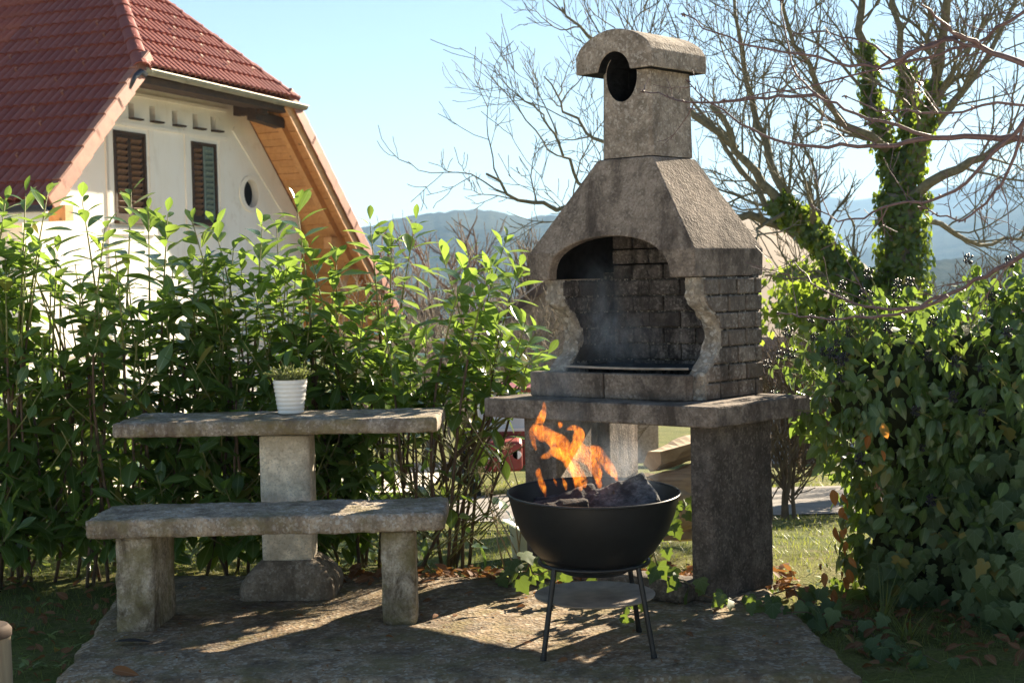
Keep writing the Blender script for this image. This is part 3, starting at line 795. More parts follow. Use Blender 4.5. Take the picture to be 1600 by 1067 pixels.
def build_house():
    T = thing('house', 'old white plastered house with half-hipped red tile roof and brown shutters', 'house', Hs(1.5, -OV, ZE))
    s_r = wall_pt(471, 400)[0]; s_l = S_EAVE + .55
    wallpoly = [(s_l, ZE), (s_r, ZE), (s_r, zr(s_r) - .16), (LG - .2, G0z + .06), (.2, G0z + .06), (s_l, zl(s_l) - .16)]
    m = MB().loft([[Hs(s, q, z) for s, z in wallpoly] for q in (-OV, -OV - .35)])
    wall = part('wall', m, PLASTER, T)
    wins = []
    for (a, b) in (((176, 205), (231, 346)), ((298, 222), (341, 349))):
        s0, z1 = wall_pt(*a); s1, z0 = wall_pt(*b)
        s0b, z1b = wall_pt(b[0] - 3, a[1] + 3)
        wins.append((s0, s0 + (s1 - s0), z0, (z1 + z1b) / 2))
    cut = [MB().box(Hs((s0 + s1) / 2, -OV, (z0 + z1) / 2), (s1 - s0, .22, z1 - z0), M((HW, HN, (0, 0, 1))).transposed()) for s0, s1, z0, z1 in wins]
    MX = M((HW, HN, (0, 0, 1))).transposed()
    so_, zo_ = wall_pt(390.6, 303)
    sR = wall_pt(402, 303)[0] - so_; zR = .24
    ell = lambda q0, q1, k=1.0: MB().loft([[Hs(so_ + sR * k * math.cos(2 * math.pi * i / 28), q, zo_ + zR * k * math.sin(2 * math.pi * i / 28)) for i in range(28)] for q in (q0, q1)])
    cut.append(ell(-OV + .1, -OV - .30))
    nich = [(205, 173), (238, 178), (273, 184), (305, 189), (333, 193)]
    nz = []
    for px, py in nich:
        s, z = wall_pt(px, py); nz.append((s, z)); cut.append(MB().box(Hs(s, -OV, z), (.14, .24, .22), MX))
    boolean(wall, cut)
    for s, z in nz:
        part('niche_ledge', MB().box(Hs(s + .06, -OV + .03, z - .125), (.26, .12, .026), MX), OLDW, wall)
        part('niche_back', MB().box(Hs(s, -OV - .11, z), (.138, .015, .218), MX), OLDW, wall)
    # raised plaster bands
    def band(pts, wd, th=.022):
        mm = MB()
        for (a, b) in zip(pts, pts[1:]):
            d = V((b[0] - a[0], b[1] - a[1])).normalized(); nn = V((-d.y, d.x)) * wd / 2; e = d * wd / 2 * .98
            q = [(a[0] - e.x + nn.x, a[1] - e.y + nn.y), (b[0] + e.x + nn.x, b[1] + e.y + nn.y), (b[0] + e.x - nn.x, b[1] + e.y - nn.y), (a[0] - e.x - nn.x, a[1] - e.y - nn.y)]
            mm.loft([[Hs(s, qq, z) for s, z in q] for qq in (-OV + .001, -OV + th)]); th -= .003
        part('plaster_band', mm, TRIM, wall)
    for s0, s1, z0, z1 in wins:
        g = .13; band([(s0 - g, z0 - .1), (s0 - g, z1 + g), (s1 + g, z1 + g), (s1 + g, z0 - .1)], .12)
        band([(s0 - g, z0 - .16), (s1 + g, z0 - .16)], .1, .04)
    z_n = [z for s, z in nz]
    band([(nz[0][0] - .9, nz[0][1] - .22), (nz[-1][0] + .35, nz[-1][1] - .22)], .05, .03)
    band([(nz[0][0] - .9, nz[0][1] + .24), (nz[-1][0] + .35, nz[-1][1] + .24)], .05, .04)
    a = wall_pt(366, 205); b = wall_pt(445, 335); band([a, b], .1)
    a = wall_pt(165, 210); b = wall_pt(174, 345); band([(a[0], a[1]), (a[0], 0)], .06)
    band([(s_l, .35), (s_r, .35)], .1, .05)
    mm = MB(); rings = []
    for i in range(29):
        q = 2 * math.pi * i / 28
        rings.append([Hs(so_ + sR * k * math.cos(q), qq, zo_ + zR * (1 + (k - 1) * .55) * math.sin(q)) for k, qq in ((1.0, -OV + .001), (1.0, -OV + .03), (1.5, -OV + .03), (1.5, -OV + .001))])
    part('oval_frame', mm.loft(rings, cap=False), TRIM, wall)
    part('oval_shade', ell(-OV - .10, -OV - .115, .99), SOOT, wall)  # black disc puts the shade inside the oval opening into colour
    # shutters
    for wi, (s0, s1, z0, z1) in enumerate(wins):
        W = s1 - s0; ww = part('window', MB().box(Hs((s0 + s1) / 2, -OV - .09, (z0 + z1) / 2), (W * .99, .02, (z1 - z0) * .995), MX), SOOT, T)
        ww['label'] = ['shuttered window of two brown louvred shutters', 'shuttered window with one brown and one faded green shutter'][wi]
        mm = MB()
        for (sa, sb, za, zb) in ((s0, s0 + .05, z0, z1), (s1 - .05, s1, z0, z1), (s0 + .05, s1 - .05, z1 - .05, z1), (s0 + .05, s1 - .05, z0, z0 + .05)):
            mm.box(Hs((sa + sb) / 2, -OV - .03, (za + zb) / 2), (sb - sa, .09, zb - za), MX)
        part('window_frame', mm, OLDW, ww)
        part('sill', MB().box(Hs((s0 + s1) / 2, -OV + .03, z0 - .03), (W + .06, .13, .05), MX), OLDW, ww)
        half = (W - .1) / 2
        for k in range(2):
            sa = s0 + .05 + k * half; sb = sa + half; mat = GREENW if (wi, k) == (1, 1) else BROWNW
            mm = MB(); fw = .045
            for (a_, b_, c_, d_) in ((sa + .004, sa + fw, z0 + .052, z1 - .052), (sb - fw, sb - .004, z0 + .052, z1 - .052), (sa + fw, sb - fw, z1 - .052 - fw, z1 - .052), (sa + fw, sb - fw, z0 + .052, z0 + .052 + fw)):
                mm.box(Hs((a_ + b_) / 2, -OV - .03, (c_ + d_) / 2), (b_ - a_, .035, d_ - c_), MX)
            part('shutter_frame', mm, OLDW if wi == 0 or k == 0 else GREENW, ww)
            nsl = 12; zz0 = z0 + .1; hh = (z1 - .1 - zz0) / nsl
            for i in range(nsl):
                tl = random.gauss(0, .05)
                part('slat', MB().box(Hs((sa + sb) / 2, -OV - .032, zz0 + hh * (i + .5)), (half - 2 * fw, .016, hh * 1.25), MX @ M.Rotation(R(-38) + tl, 3, 'X') @ M.Rotation(tl * .4, 3, 'Y')), mat, ww)
    # side walls so that the house has depth
    DEEP = 9.0
    m = MB().loft([[Hs(s, q, z) for s, z in ((s_l, ZE), (s_l + .35, ZE), (s_l + .35, zl(s_l + .35) - .17), (s_l, zl(s_l) - .16))] for q in (-OV - .36, -DEEP)])
    part('side_wall', m, PLASTER, T)
    m = MB().loft([[Hs(s, q, z) for s, z in ((s_r - .35, ZE), (s_r, ZE), (s_r, zr(s_r) - .17), (s_r - .35, zr(s_r - .35) - .17))] for q in (-OV - .36, -DEEP)])
    part('side_wall', m, PLASTER, T)
    # ---- roof
    RZ = G0z + LG / 2 * TP; rs = LG / 2
    th = .06
    roof = None
    def slabp(name, pts, mat, parent):
        """pts on the plane (s,q,z), thickened downwards"""
        return part(name, MB().loft([[Hs(s, q, z) for s, q, z in pts], [Hs(s, q, z - .07) for s, q, z in pts]]), mat, parent)
    qh = -rs * 1.0                                    # the hip has the same pitch
    roof = slabp('roof', [(S_EAVE, -.03, zl(S_EAVE)), (0, -.03, G0z), (rs, qh - .03, RZ), (rs, -DEEP, RZ), (S_EAVE, -DEEP, zl(S_EAVE))], TILE, T)
    slabp('roof_deck', [(S_RIGHT, -.03, zr(S_RIGHT)), (S_RIGHT, -DEEP, zr(S_RIGHT)), (rs, -DEEP, RZ), (rs, qh - .03, RZ), (LG, -.03, G0z)], TILE, roof)
    slabp('roof_deck', [(.0, -.03, G0z), (LG, -.03, G0z), (rs, qh - .03, RZ)], TILE, roof)
    # wavy tiles, 300 mm wide with two rolls each
    TW, GA, TL = .302, .335, .40
    bv, bf = [], []
    NX = 16
    for j, (y, zz) in enumerate(((0, .044), (TL, .006))):
        for i in range(NX + 1):
            x = -TW / 2 + TW * i / NX; bv.append((x, y, zz + .058 * math.sqrt(max(.04, 1 - (2 * ((i / NX * 2) % 1 if i < NX else 1) - 1) ** 2))))
    for i in range(NX): bf.append((i, i + 1, NX + 2 + i, NX + 1 + i))
    n0 = len(bv)
    for i in range(NX + 1): x, y, z = bv[i]; bv.append((x, .002, z - .034))
    for i in range(NX): bf.append((n0 + i, n0 + i + 1, i + 1, i))
    tile_me = MB().add(bv, bf).mesh('tile', recalc=False, smooth=True, autos=.9); tile_me.materials.append(TILE)
    cp = 1 / math.sqrt(1 + TP * TP); sp = TP * cp
    count = [0]
    def lay(o_s, o_q, o_z, xdir, up, nrm, ncol, nrow, keep, clips, near, x_first):
        extra = []
        for r in range(nrow):
            for c in range(ncol):
                base = Hs(o_s, o_q, o_z) + xdir * (x_first + TW * (c + .5)) + up * (GA * r - .03) + nrm * .012
                mw = M(((xdir.x, up.x, nrm.x, base.x), (xdir.y, up.y, nrm.y, base.y), (xdir.z, up.z, nrm.z, base.z), (0, 0, 0, 1)))
                mw = mw @ M.Rotation(random.gauss(0, .006), 4, 'Z') @ M.Translation((0, 0, random.uniform(0, .004)))
                st = keep(base + up * TL / 2)
                ctr = base + up * TL / 2
                ds = [(ctr - cp_).dot(cn) for cp_, cn in clips]
                if any(d > .30 for d in ds): continue
                if any(d > -.30 for d in ds):
                    bm = bmesh.new(); bm.from_mesh(tile_me); inv = mw.inverted()
                    for cp_, cn in clips:
                        bmesh.ops.bisect_plane(bm, geom=bm.verts[:] + bm.edges[:] + bm.faces[:], plane_co=inv @ cp_, plane_no=(mw.to_3x3().transposed() @ cn), clear_outer=True)
                    if not bm.faces: bm.free(); continue
                    me = bpy.data.meshes.new('tile'); bm.to_mesh(me); bm.free(); me.materials.append(TILE)
                    me.polygons.foreach_set('use_smooth', [True] * len(me.polygons))
                    try: me.set_sharp_from_angle(angle=.9)
                    except Exception: pass
                else: me = tile_me
                if st and count[0] < 300: inst('tile', me, mw, roof); count[0] += 1
                elif me is tile_me: extra.append(np.array(mw))
                else: inst('tile', me, mw, roof)
        return extra
    upL = (HW * cp + V((0, 0, sp))).normalized(); nL = (V((0, 0, 1)) * cp - HW * sp)
    upH = (-HN * cp + V((0, 0, sp))).normalized(); nH = (V((0, 0, 1)) * cp + HN * sp)
    hipL_dir = (HW - HN + V((0, 0, TP))).normalized(); hipR_dir = (-HW - HN + V((0, 0, TP))).normalized()
    hL = Hs(0, -.02, G0z); hR = Hs(LG, -.02, G0z)
    cl_left = (HW + HN).normalized()            # left plane: cut beyond the hip
    # left plane: eave at S_EAVE, columns run to the left (along -HN)
    nr = int((RZ - zl(S_EAVE)) / sp / GA) + 1
    top = [(Hs(rs, 0, RZ), V((0, 0, 1)))]
    ex = lay(S_EAVE, 0, zl(S_EAVE), HN, upL, nL, 29, nr, lambda p: (p - Hs(0, 0, 0)).dot(HN) > -2.7, [(hL, cl_left)] + top, 9, -29 * TW - .10)
    ex2 = lay(0, 0, G0z, HW, upH, nH, 15, 10, lambda p: True, [(hL, -cl_left), (hR, (HW - HN).normalized())] + top, 99, -.15)
    quads = [[f for f in bf]]
    st = scatter_mesh('tiles', (bv, bf, None), ex + ex2); o = part('tiles', st, TILE, roof); o['kind'] = 'stuff'
    # half-round caps on hips, verge tiles on the rakes
    def cap_mesh(L, r0, r1):
        mm = MB(); rings = []
        for k, (y, r) in enumerate(((0, r0), (.03, r0), (.031, r0 * .93), (L, r1))):
            o_ = [V((r * math.cos(a), y, r * math.sin(a) * .8)) for a in np.linspace(-.15, math.pi + .15, 11)]
            i_ = [V(((r - .018) * math.cos(a), y, (r - .018) * math.sin(a) * .8)) for a in np.linspace(math.pi + .15, -.15, 11)]
            rings.append(o_ + i_)
        me = mm.loft(rings).mesh('hip_tile', smooth=True, autos=.8); me.materials.append(TILE); return me
    cm = cap_mesh(.44, .135, .115); hl = LG / 2 * math.sqrt(2 + TP * TP)
    for base, d in ((hL, hipL_dir), (hR, hipR_dir)):
        for k in range(int(hl / .385) + 1):
            p = base + d * (k * .385 - .10) + V((0, 0, .035))
            inst('hip_tile', cm, frame(p, d, V((0, 0, 1))), roof)
    # verge tiles: L-shaped caps down the rakes
    mm = MB(); mm.box((.06, .19, .045), (.12, .41, .022)); mm.box((.115, .19, -.065), (.022, .41, .21))
    vm = mm.mesh('verge_tile', bevel=.008); vm.materials.append(TILE2)
    n_v = int((G0z - zl(S_EAVE)) / sp / GA)
    for k in range(n_v + 1):
        p = Hs(S_EAVE, -.10, zl(S_EAVE)) + upL * (GA * k - .03) + nL * (.045 + .012)
        mw = M(((HN.x, upL.x, nL.x, p.x), (HN.y, upL.y, nL.y, p.y), (HN.z, upL.z, nL.z, p.z), (0, 0, 0, 1))) @ M.Rotation(R(-3.4), 4, 'X')
        inst('verge_tile', vm, mw, roof)
    upR = (-HW * cp + V((0, 0, sp))).normalized(); nR = (V((0, 0, 1)) * cp + HW * sp)
    mm = MB(); mm.box((-.06, .19, .045), (.12, .41, .022)); mm.box((-.115, .19, -.065), (.022, .41, .21))
    vm2 = mm.mesh('verge_tile', bevel=.008); vm2.materials.append(TILE2)
    n_v = int((G0z - zr(S_RIGHT)) / sp / GA)
    for k in range(n_v + 1):
        p = Hs(S_RIGHT, -.10, zr(S_RIGHT)) + upR * (GA * k - .03) + nR * (.045 + .012)
        X_ = -HN
        inst('verge_tile', vm2, M(((X_.x, upR.x, nR.x, p.x), (X_.y, upR.y, nR.y, p.y), (X_.z, upR.z, nR.z, p.z), (0, 0, 0, 1))) @ M.Rotation(R(-2.2), 4, 'X'), roof)
    # snow hooks
    hk = MB(); hk.box((0, 0, .055), (.024, .012, .10)); hk.box((0, .02, .098), (.024, .05, .008))
    hm = hk.mesh('snow_hook'); hm.materials.append(CLIP)
    hm2 = hm.copy(); hm2.materials.clear(); hm2.materials.append(TILE2)
    for r in range(1, 12):
        for c in range(3):
            p = Hs(S_EAVE, 0, zl(S_EAVE)) + upL * (GA * (r + .4)) + nL * .05 - HN * (.95 + c * 1.2 + .3 * (r % 2))
            if (p - hL).dot(cl_left) > -.25: continue
            inst('snow_hook', hm2, M(((HN.x, upL.x, nL.x, p.x), (HN.y, upL.y, nL.y, p.y), (HN.z, upL.z, nL.z, p.z), (0, 0, 0, 1))), roof)
    for r in (1, 2, 3, 4):
        for c in range(6):
            s = .75 + .72 * c + .36 * (r % 2)
            p = Hs(s, 0, G0z) + upH * (GA * (r + .35)) + nH * .05
            if (p - hL).dot(-cl_left) > -.2 or (p - hR).dot((HW - HN).normalized()) > -.2: continue
            inst('snow_hook', hm, M(((HW.x, upH.x, nH.x, p.x), (HW.y, upH.y, nH.y, p.y), (HW.z, upH.z, nH.z, p.z), (0, 0, 0, 1))), roof)
    # gutter
    def gutter(a, b, r, mat, name, par):
        d = (b - a).normalized(); sd = d.cross(V((0, 0, 1))); mm = MB(); rings = []
        for p in (a, b):
            o_ = [p + sd * r * math.cos(x) + V((0, 0, r * math.sin(x))) for x in np.linspace(math.pi, 2 * math.pi, 13)]
            i_ = [p + sd * (r - .008) * math.cos(x) + V((0, 0, (r - .008) * math.sin(x))) for x in np.linspace(2 * math.pi, math.pi, 13)]
            rings.append(o_ + i_)
        g = part(name, mm.loft(rings), mat, par, smooth=True, autos=.8)
        mm = MB(); mm.tube([a + sd * r, b + sd * r], .012, 6); mm.tube([a - sd * r, b - sd * r], .008, 6); part('bead', mm, mat, g)
        L = (b - a).length; n = int(L / .78)
        for k in range(n + 1):
            p = a + d * (.12 + (L - .2) * k / n); rr = r + .006; mm = MB()
            mm.loft([[p + d * e + sd * q * math.cos(x) + V((0, 0, q * math.sin(x))) for q, x in [(rr, x) for x in np.linspace(math.pi * .97, 2.03 * math.pi, 13)] + [(rr - .005, x) for x in np.linspace(2.03 * math.pi, .97 * math.pi, 13)]] for e in (-.014, .014)])
            part('bracket', mm, mat, g)
        return g
    g = gutter(Hs(-.02, .03, G0z - .02), Hs(LG + .32, .03, G0z - .07), .072, ZINC, 'gutter', T)
    a = Hs(-.02, .03, G0z - .09)
    part('downpipe', MB().tube([a + HW * .05, a + HW * -.06 + V((0, 0, .02)), a - HW * .18 - HN * .02 + V((0, 0, -.06)), a - HW * .30 - HN * .04 + V((0, 0, -.23))], .045, 12), PIPE, g, smooth=True)
    gutter(Hs(S_EAVE - .06, .0, zl(S_EAVE) - .06), Hs(S_EAVE - .06, -DEEP, zl(S_EAVE) - .06), .075, PIPE, 'gutter', T)
    # eave boxes and timbers
    part('fascia', MB().box(Hs(S_EAVE + .02, -DEEP / 2 - .05, zl(S_EAVE) - .16), (.05, DEEP - .1, .2), MX), TRIM, T)
    part('purlin', MB().box(Hs(S_EAVE + .33, -.30, zl(S_EAVE) - .14), (.16, .60, .2), MX), PINE, T)
    part('eave_board', MB().box(Hs(LG / 2 + .05, -.17, G0z - .15), (LG - .05, .26, .10), MX), OLDW, T)
    part('eave_beam', MB().box(Hs(LG / 2 + .1, -.43, G0z - .09), (LG - .2, .16, .16), MX), OLDW, T)
    part('bracket_beam', MB().box(Hs(LG - .28, -.36, G0z - .32), (.9, .17, .17), MX @ M.Rotation(R(4), 3, 'Y')), OLDW, T)
    part('bracket_beam', MB().box(Hs(LG - .62, -.45, G0z - .20), (.16, .55, .16), MX), OLDW, T)
    part('rake_board', MB().loft([[p + nL * -.02, p + nL * -.10, p - HN * .03 + nL * -.10, p - HN * .03 + nL * -.02] for p in (Hs(S_EAVE, -.0, zl(S_EAVE)), Hs(-.02, -.0, zl(-.02)))]), TRIM, T)
    # plank soffit under the right slope
    k = 0; s = LG - .15; ln = .155
    while s < S_RIGHT - .1:
        q1 = -OV + .02 if s + ln * cp < s_r else -3.2
        p = lambda s_, q, off: Hs(s_, q, zr(s_)) - nR * off
        a, b = s + .006, s + ln * cp
        m = MB().loft([[p(a, q, .075), p(b, q, .075), p(b, q, .098 + .004 * (k % 2)), p(a, q, .098 + .004 * (k % 2))] for q in (-.02, q1)])
        part('soffit_board', m, PINE, T); s += ln * cp; k += 1
    for q, w_, h_ in ((-.30, .10, .14), (-.015, .035, .17)):
        m = MB().loft([[Hs(s_, q, zr(s_)) - nR * .101, Hs(s_, q - w_, zr(s_)) - nR * .101, Hs(s_, q - w_, zr(s_)) - nR * (.101 + h_), Hs(s_, q, zr(s_)) - nR * (.101 + h_)] for s_ in (LG - .05, S_RIGHT - .1)])
        part('rafter', m, PINE, T)
    ss, zz = wall_pt(474, 380)
    part('tie_beam', MB().box(Hs(s_r + .55, -.36, zz - .02), (1.25, .16, .2), MX), PINE, T)
    part('strut', MB().loft([[Hs(s_r + s_, q, zz + z_) for s_, z_ in ((.03, -1.1), (.2, -1.1), (1.0, -.14), (.82, -.14))] for q in (-.3, -.42)]), PINE, T)
    for k in range(14):
        s = s_r + .05 + k * .2
        zt = zr(s + .2) - .25
        part('wall_board', MB().loft([[Hs(s_, q, z) for s_, z in ((s, ZE), (s + .193, ZE), (s + .193, zt), (s, zr(s) - .25))] for q in (-3.25, -3.28 - .008 * (k % 2))]), PINE, T)
    return T
build_house()

# ------------------------------------------------------------------ leaf shapes
def long_leaf(wd, droop, fold, n=4, widest=.55):
    v, f, uv = [], [], []
    for k in range(n + 1):
        y = k / n
        hw = wd * (math.sin(math.pi * min(1, (y + .02) ** (math.log(.5) / math.log(widest)))) ** .8) + .008
        z = -droop * y * y
        for x, q in ((-hw, fold * hw), (0, 0), (hw, fold * hw)):
            v.append((x, y, z + q)); uv.append((.5 + x / wd * .5, y))
    for k in range(n):
        for i in range(2): f.append((3 * k + i, 3 * k + i + 1, 3 * k + 4 + i, 3 * k + 3 + i))
    return v, f, uv
def lobed_leaf(droop=.15, fold=.12, s=1.0):
    half = [(.0, .10), (.16, .0), (.34, .03), (.50, .20 * s), (.36, .36), (.47, .52), (.27, .62), (.13, .82), (0, 1.0)]
    out = half + [(-x, y) for x, y in half[-2:0:-1]]
    v = [(0, .32, .02)]; uv = [(.5, .32)]; f = []
    for x, y in out:
        v.append((x, y, -droop * y * y + fold * abs(x) - .25 * x * x)); uv.append((x + .5, y))
    n = len(out)
    for i in range(n): f.append((0, 1 + i, 1 + (i + 1) % n))
    f = [(a, b, c) for a, b, c in f]
    return v, f, uv
LAUREL_SHAPES = [long_leaf(.205, .14, .25, 5, .6), long_leaf(.185, .26, .15, 5, .58), long_leaf(.215, .02, .35, 5, .62)]
OVATE = [long_leaf(.27, .2, .2, widest=.4), long_leaf(.24, .35, .3, widest=.42)]
IVY_SHAPES = [lobed_leaf(), lobed_leaf(.25, .05, 1.3), lobed_leaf(.05, .2, .8)]
LAUREL_ME = [base_mesh('leaf', b, LAUREL) for b in LAUREL_SHAPES]
IVY_ME = [base_mesh('leaf', b, IVYM) for b in IVY_SHAPES]
OVATE_ME = [base_mesh('leaf', b, IVYA) for b in OVATE]
DEAD_ME = [base_mesh('leaf', b, RUSTM) for b in OVATE]
BLADE = ([(-.5, 0, 0), (.5, 0, 0), (.32, .5, .06), (-.32, .5, .06), (.04, 1, .22), (-.04, 1, .22)], [(0, 1, 2, 3), (3, 2, 4, 5)], [(.3, 0), (.7, 0), (.6, .5), (.4, .5), (.5, 1), (.5, 1)])

def leaves(parent, mats, metas, shapes, mat, limit=300, name='leaf', rest='foliage', score=None):
    """the leaves that show largest become parts, the rest one mass"""
    eye = V((0, 0, EYE))
    order = sorted(range(len(mats)), key=lambda k: -(score[k] if score else 1 / (V((mats[k][0][3], mats[k][1][3], mats[k][2][3])) - eye).length))
    near = order[:limit]; far = order[limit:]
    for k in near: inst(name, metas[k % len(metas)], mats[k], parent)
    if far:
        o = part(rest, scatter_mesh(rest, shapes, [np.array(mats[k]) for k in far]), mat, parent); o['kind'] = 'stuff'

# ------------------------------------------------------------------ laurel hedge: eight shrubs
def build_hedge():
    rnd = random.Random(11)
    labels = ['laurel shrub cut by the left edge of the photo, below the lower roof corner',
              'laurel shrub below the left shuttered window of the house',
              'laurel shrub below the faded green shutter, left of the flower pot',
              'laurel shrub with tall shoots in front of the wooden soffit, behind the flower pot',
              'laurel shrub behind the right half of the concrete table',
              'rightmost laurel shrub of the hedge, leaning towards the barbecue']
    bounds = [-2.75, -2.02, -1.55, -1.12, -.62, -.27, .12]
    tops = [(8, 318), (40, 302), (75, 300), (128, 312), (165, 350), (205, 300), (232, 330), (262, 335), (300, 345), (335, 352), (365, 385), (410, 350), (432, 345), (462, 312), (480, 380), (525, 400),
            (578, 347), (612, 372), (650, 346), (690, 395), (735, 395), (768, 415), (792, 372), (812, 420)]
    stems = []
    for px, py in tops:
        y = rnd.uniform(6.05, 6.4); p = atY(px, py, y); base = V((p.x + rnd.gauss(0, .12), y + rnd.uniform(-.05, .15), -.08))
        if px > 700: base.x = min(base.x, -.16 + rnd.uniform(-.15, 0))
        stems.append((base, p, True))
    for k in range(128):
        px = rnd.uniform(-140, 815) if k < 92 else rnd.uniform(-60, 640); yt = interp(px, [(-140, 350), (0, 360), (200, 370), (330, 400), (450, 400), (560, 420), (700, 450), (780, 470), (820, 520)]) + abs(rnd.gauss(0, 105)) + 10
        y = rnd.uniform(6.05, 6.38); p = atY(px, min(yt, 720), y)
        base = V((p.x * 1 + rnd.gauss(0, .1), y + rnd.uniform(-.1, .1), -.08))
        if px > 560 and rnd.random() < .42: continue
        if px > 690: base.x = min(base.x, -.18 + rnd.uniform(-.25, .05))
        stems.append((base, p, False))
    for px, py in ((838, 520), (845, 565), (832, 610), (828, 560), (818, 640), (800, 690), (842, 590), (822, 500), (790, 660), (765, 690), (740, 640)):
        y = rnd.uniform(6.0, 6.3); p = atY(px, py, y)
        stems.append((V((-.32 + rnd.uniform(-.2, .25), y + .1, -.08)), p, False))
    per = [dict(mats=[], sc=[], stem=MB(), shoot=MB()) for _ in labels]
    for base, top, tall in stems:
        i = max(0, min(len(labels) - 1, next((k - 1 for k, b in enumerate(bounds) if base.x < b), len(labels))))
        S_ = per[i]; L = (top - base).length
        bow = V((rnd.gauss(0, .06), rnd.gauss(0, .05), 0)); N = 10; pts = []
        for k in range(N + 1):
            u = k / N; p = base.lerp(top, u) + bow * math.sin(u * math.pi) * (1.0)
            if (top.x - base.x) > .2: p.z += .12 * math.sin(u * math.pi)
            pts.append(p)
        cutk = 7
        k0 = 0 if tall or rnd.random() < .22 else 4
        S_['stem'].tube(pts[k0:cutk + 1], [lerp(.0085, .005, k / cutk) for k in range(k0, cutk + 1)], 5)
        S_['shoot'].tube(pts[cutk:], [lerp(.006, .0022, k / (N - cutk)) for k in range(N - cutk + 1)], 4)
        def along(u):
            f_ = u * N; k = min(N - 1, int(f_)); return pts[k].lerp(pts[k + 1], f_ - k), (pts[k + 1] - pts[k]).normalized()
        def put(p, axis, az, el, ln):
            if fbm(p, 2.6, 17, 2) < -.22 and p.z > .2 and rnd.random() < .8 and not tall: return
            if p.z < .12 and rnd.random() < .4: return
            if p.x > -.62 and p.z < .58 + .25 * (p.x + .42) and rnd.random() < .9: return
            side = axis.orthogonal().normalized(); b2 = axis.cross(side)
            d = (side * math.cos(az) + b2 * math.sin(az)) * math.cos(el) + axis * math.sin(el)
            d.z -= .12 * rnd.random(); d = d.normalized()
            nrm = (axis * 1.0 + V((0, 0, .9)) - d * .3 + V((rnd.gauss(0, .3), rnd.gauss(0, .3), 0)))
            mw = frame(p + d * .012, d, nrm, (ln * rnd.uniform(.8, 1.15), ln * rnd.uniform(.72, 1.1), ln)); S_['mats'].append(mw)
            S_['sc'].append((1 / (p.y + .0)) * (1 + .05 * rnd.random()) * (1.15 if p.z > .7 else 1.0))
        az = rnd.uniform(0, 6.28); n = int(.3 / .021 + max(0, L - .3) / .046)
        for k in range(n):
            u = 1 - (k * .021 if k * .021 < .3 else .3 + (k - .3 / .021) * .046) / L
            if u < .12: break
            if not tall and rnd.random() < .12: continue
            p, ax = along(max(0, u)); az += 2.4 + rnd.gauss(0, .25)
            age = min(1, (1 - u) * L / .5)
            el = lerp(1.15, -.05, min(1, age * 1.35) ** .6) + rnd.gauss(0, .2) - (.5 if u < .5 else .1) * rnd.random()
            ln = lerp(.10, .155, min(1, k / 7)) * rnd.uniform(.8, 1.15)
            if k < 2: ln *= .8
            put(p, ax, az, el, ln)
        # side twigs
        for _ in range(rnd.randint(3, 6) if not tall else 4):
            u = rnd.uniform(.12, .72) if _ % 3 else rnd.uniform(.08, .34); p, ax = along(u); a = rnd.uniform(0, 6.28)
            d = V((math.cos(a), math.sin(a) * .7, rnd.uniform(.35, 1.0))).normalized(); l2 = rnd.uniform(.16, .34)
            q = [p, p + d * l2 * .5, p + d * l2 + V((0, 0, .03))]
            S_['shoot'].tube(q, [.0045, .003, .002], 4)
            az2 = rnd.uniform(0, 6.28)
            for j in range(int(l2 / .028)):
                uu = .2 + .8 * j / max(1, int(l2 / .028) - 1); az2 += 2.4
                put(p + d * l2 * uu, d, az2, lerp(-.1, .8, uu * uu) + rnd.gauss(0, .25), rnd.uniform(.09, .14))
    for i, S_ in enumerate(per):
        cx = (max(bounds[i], -2.6) + bounds[i + 1]) / 2
        T = thing('laurel_shrub', labels[i], 'shrub', V((cx, 6.3, -.08)), 'laurel shrubs of the hedge')
        part('stems', S_['stem'], STEM, T, smooth=True)['kind'] = 'stuff'; part('shoots', S_['shoot'], YSTEM, T, smooth=True)['kind'] = 'stuff'
        leaves(T, S_['mats'], LAUREL_ME, LAUREL_SHAPES, LAUREL, 300, score=S_['sc'])
build_hedge()

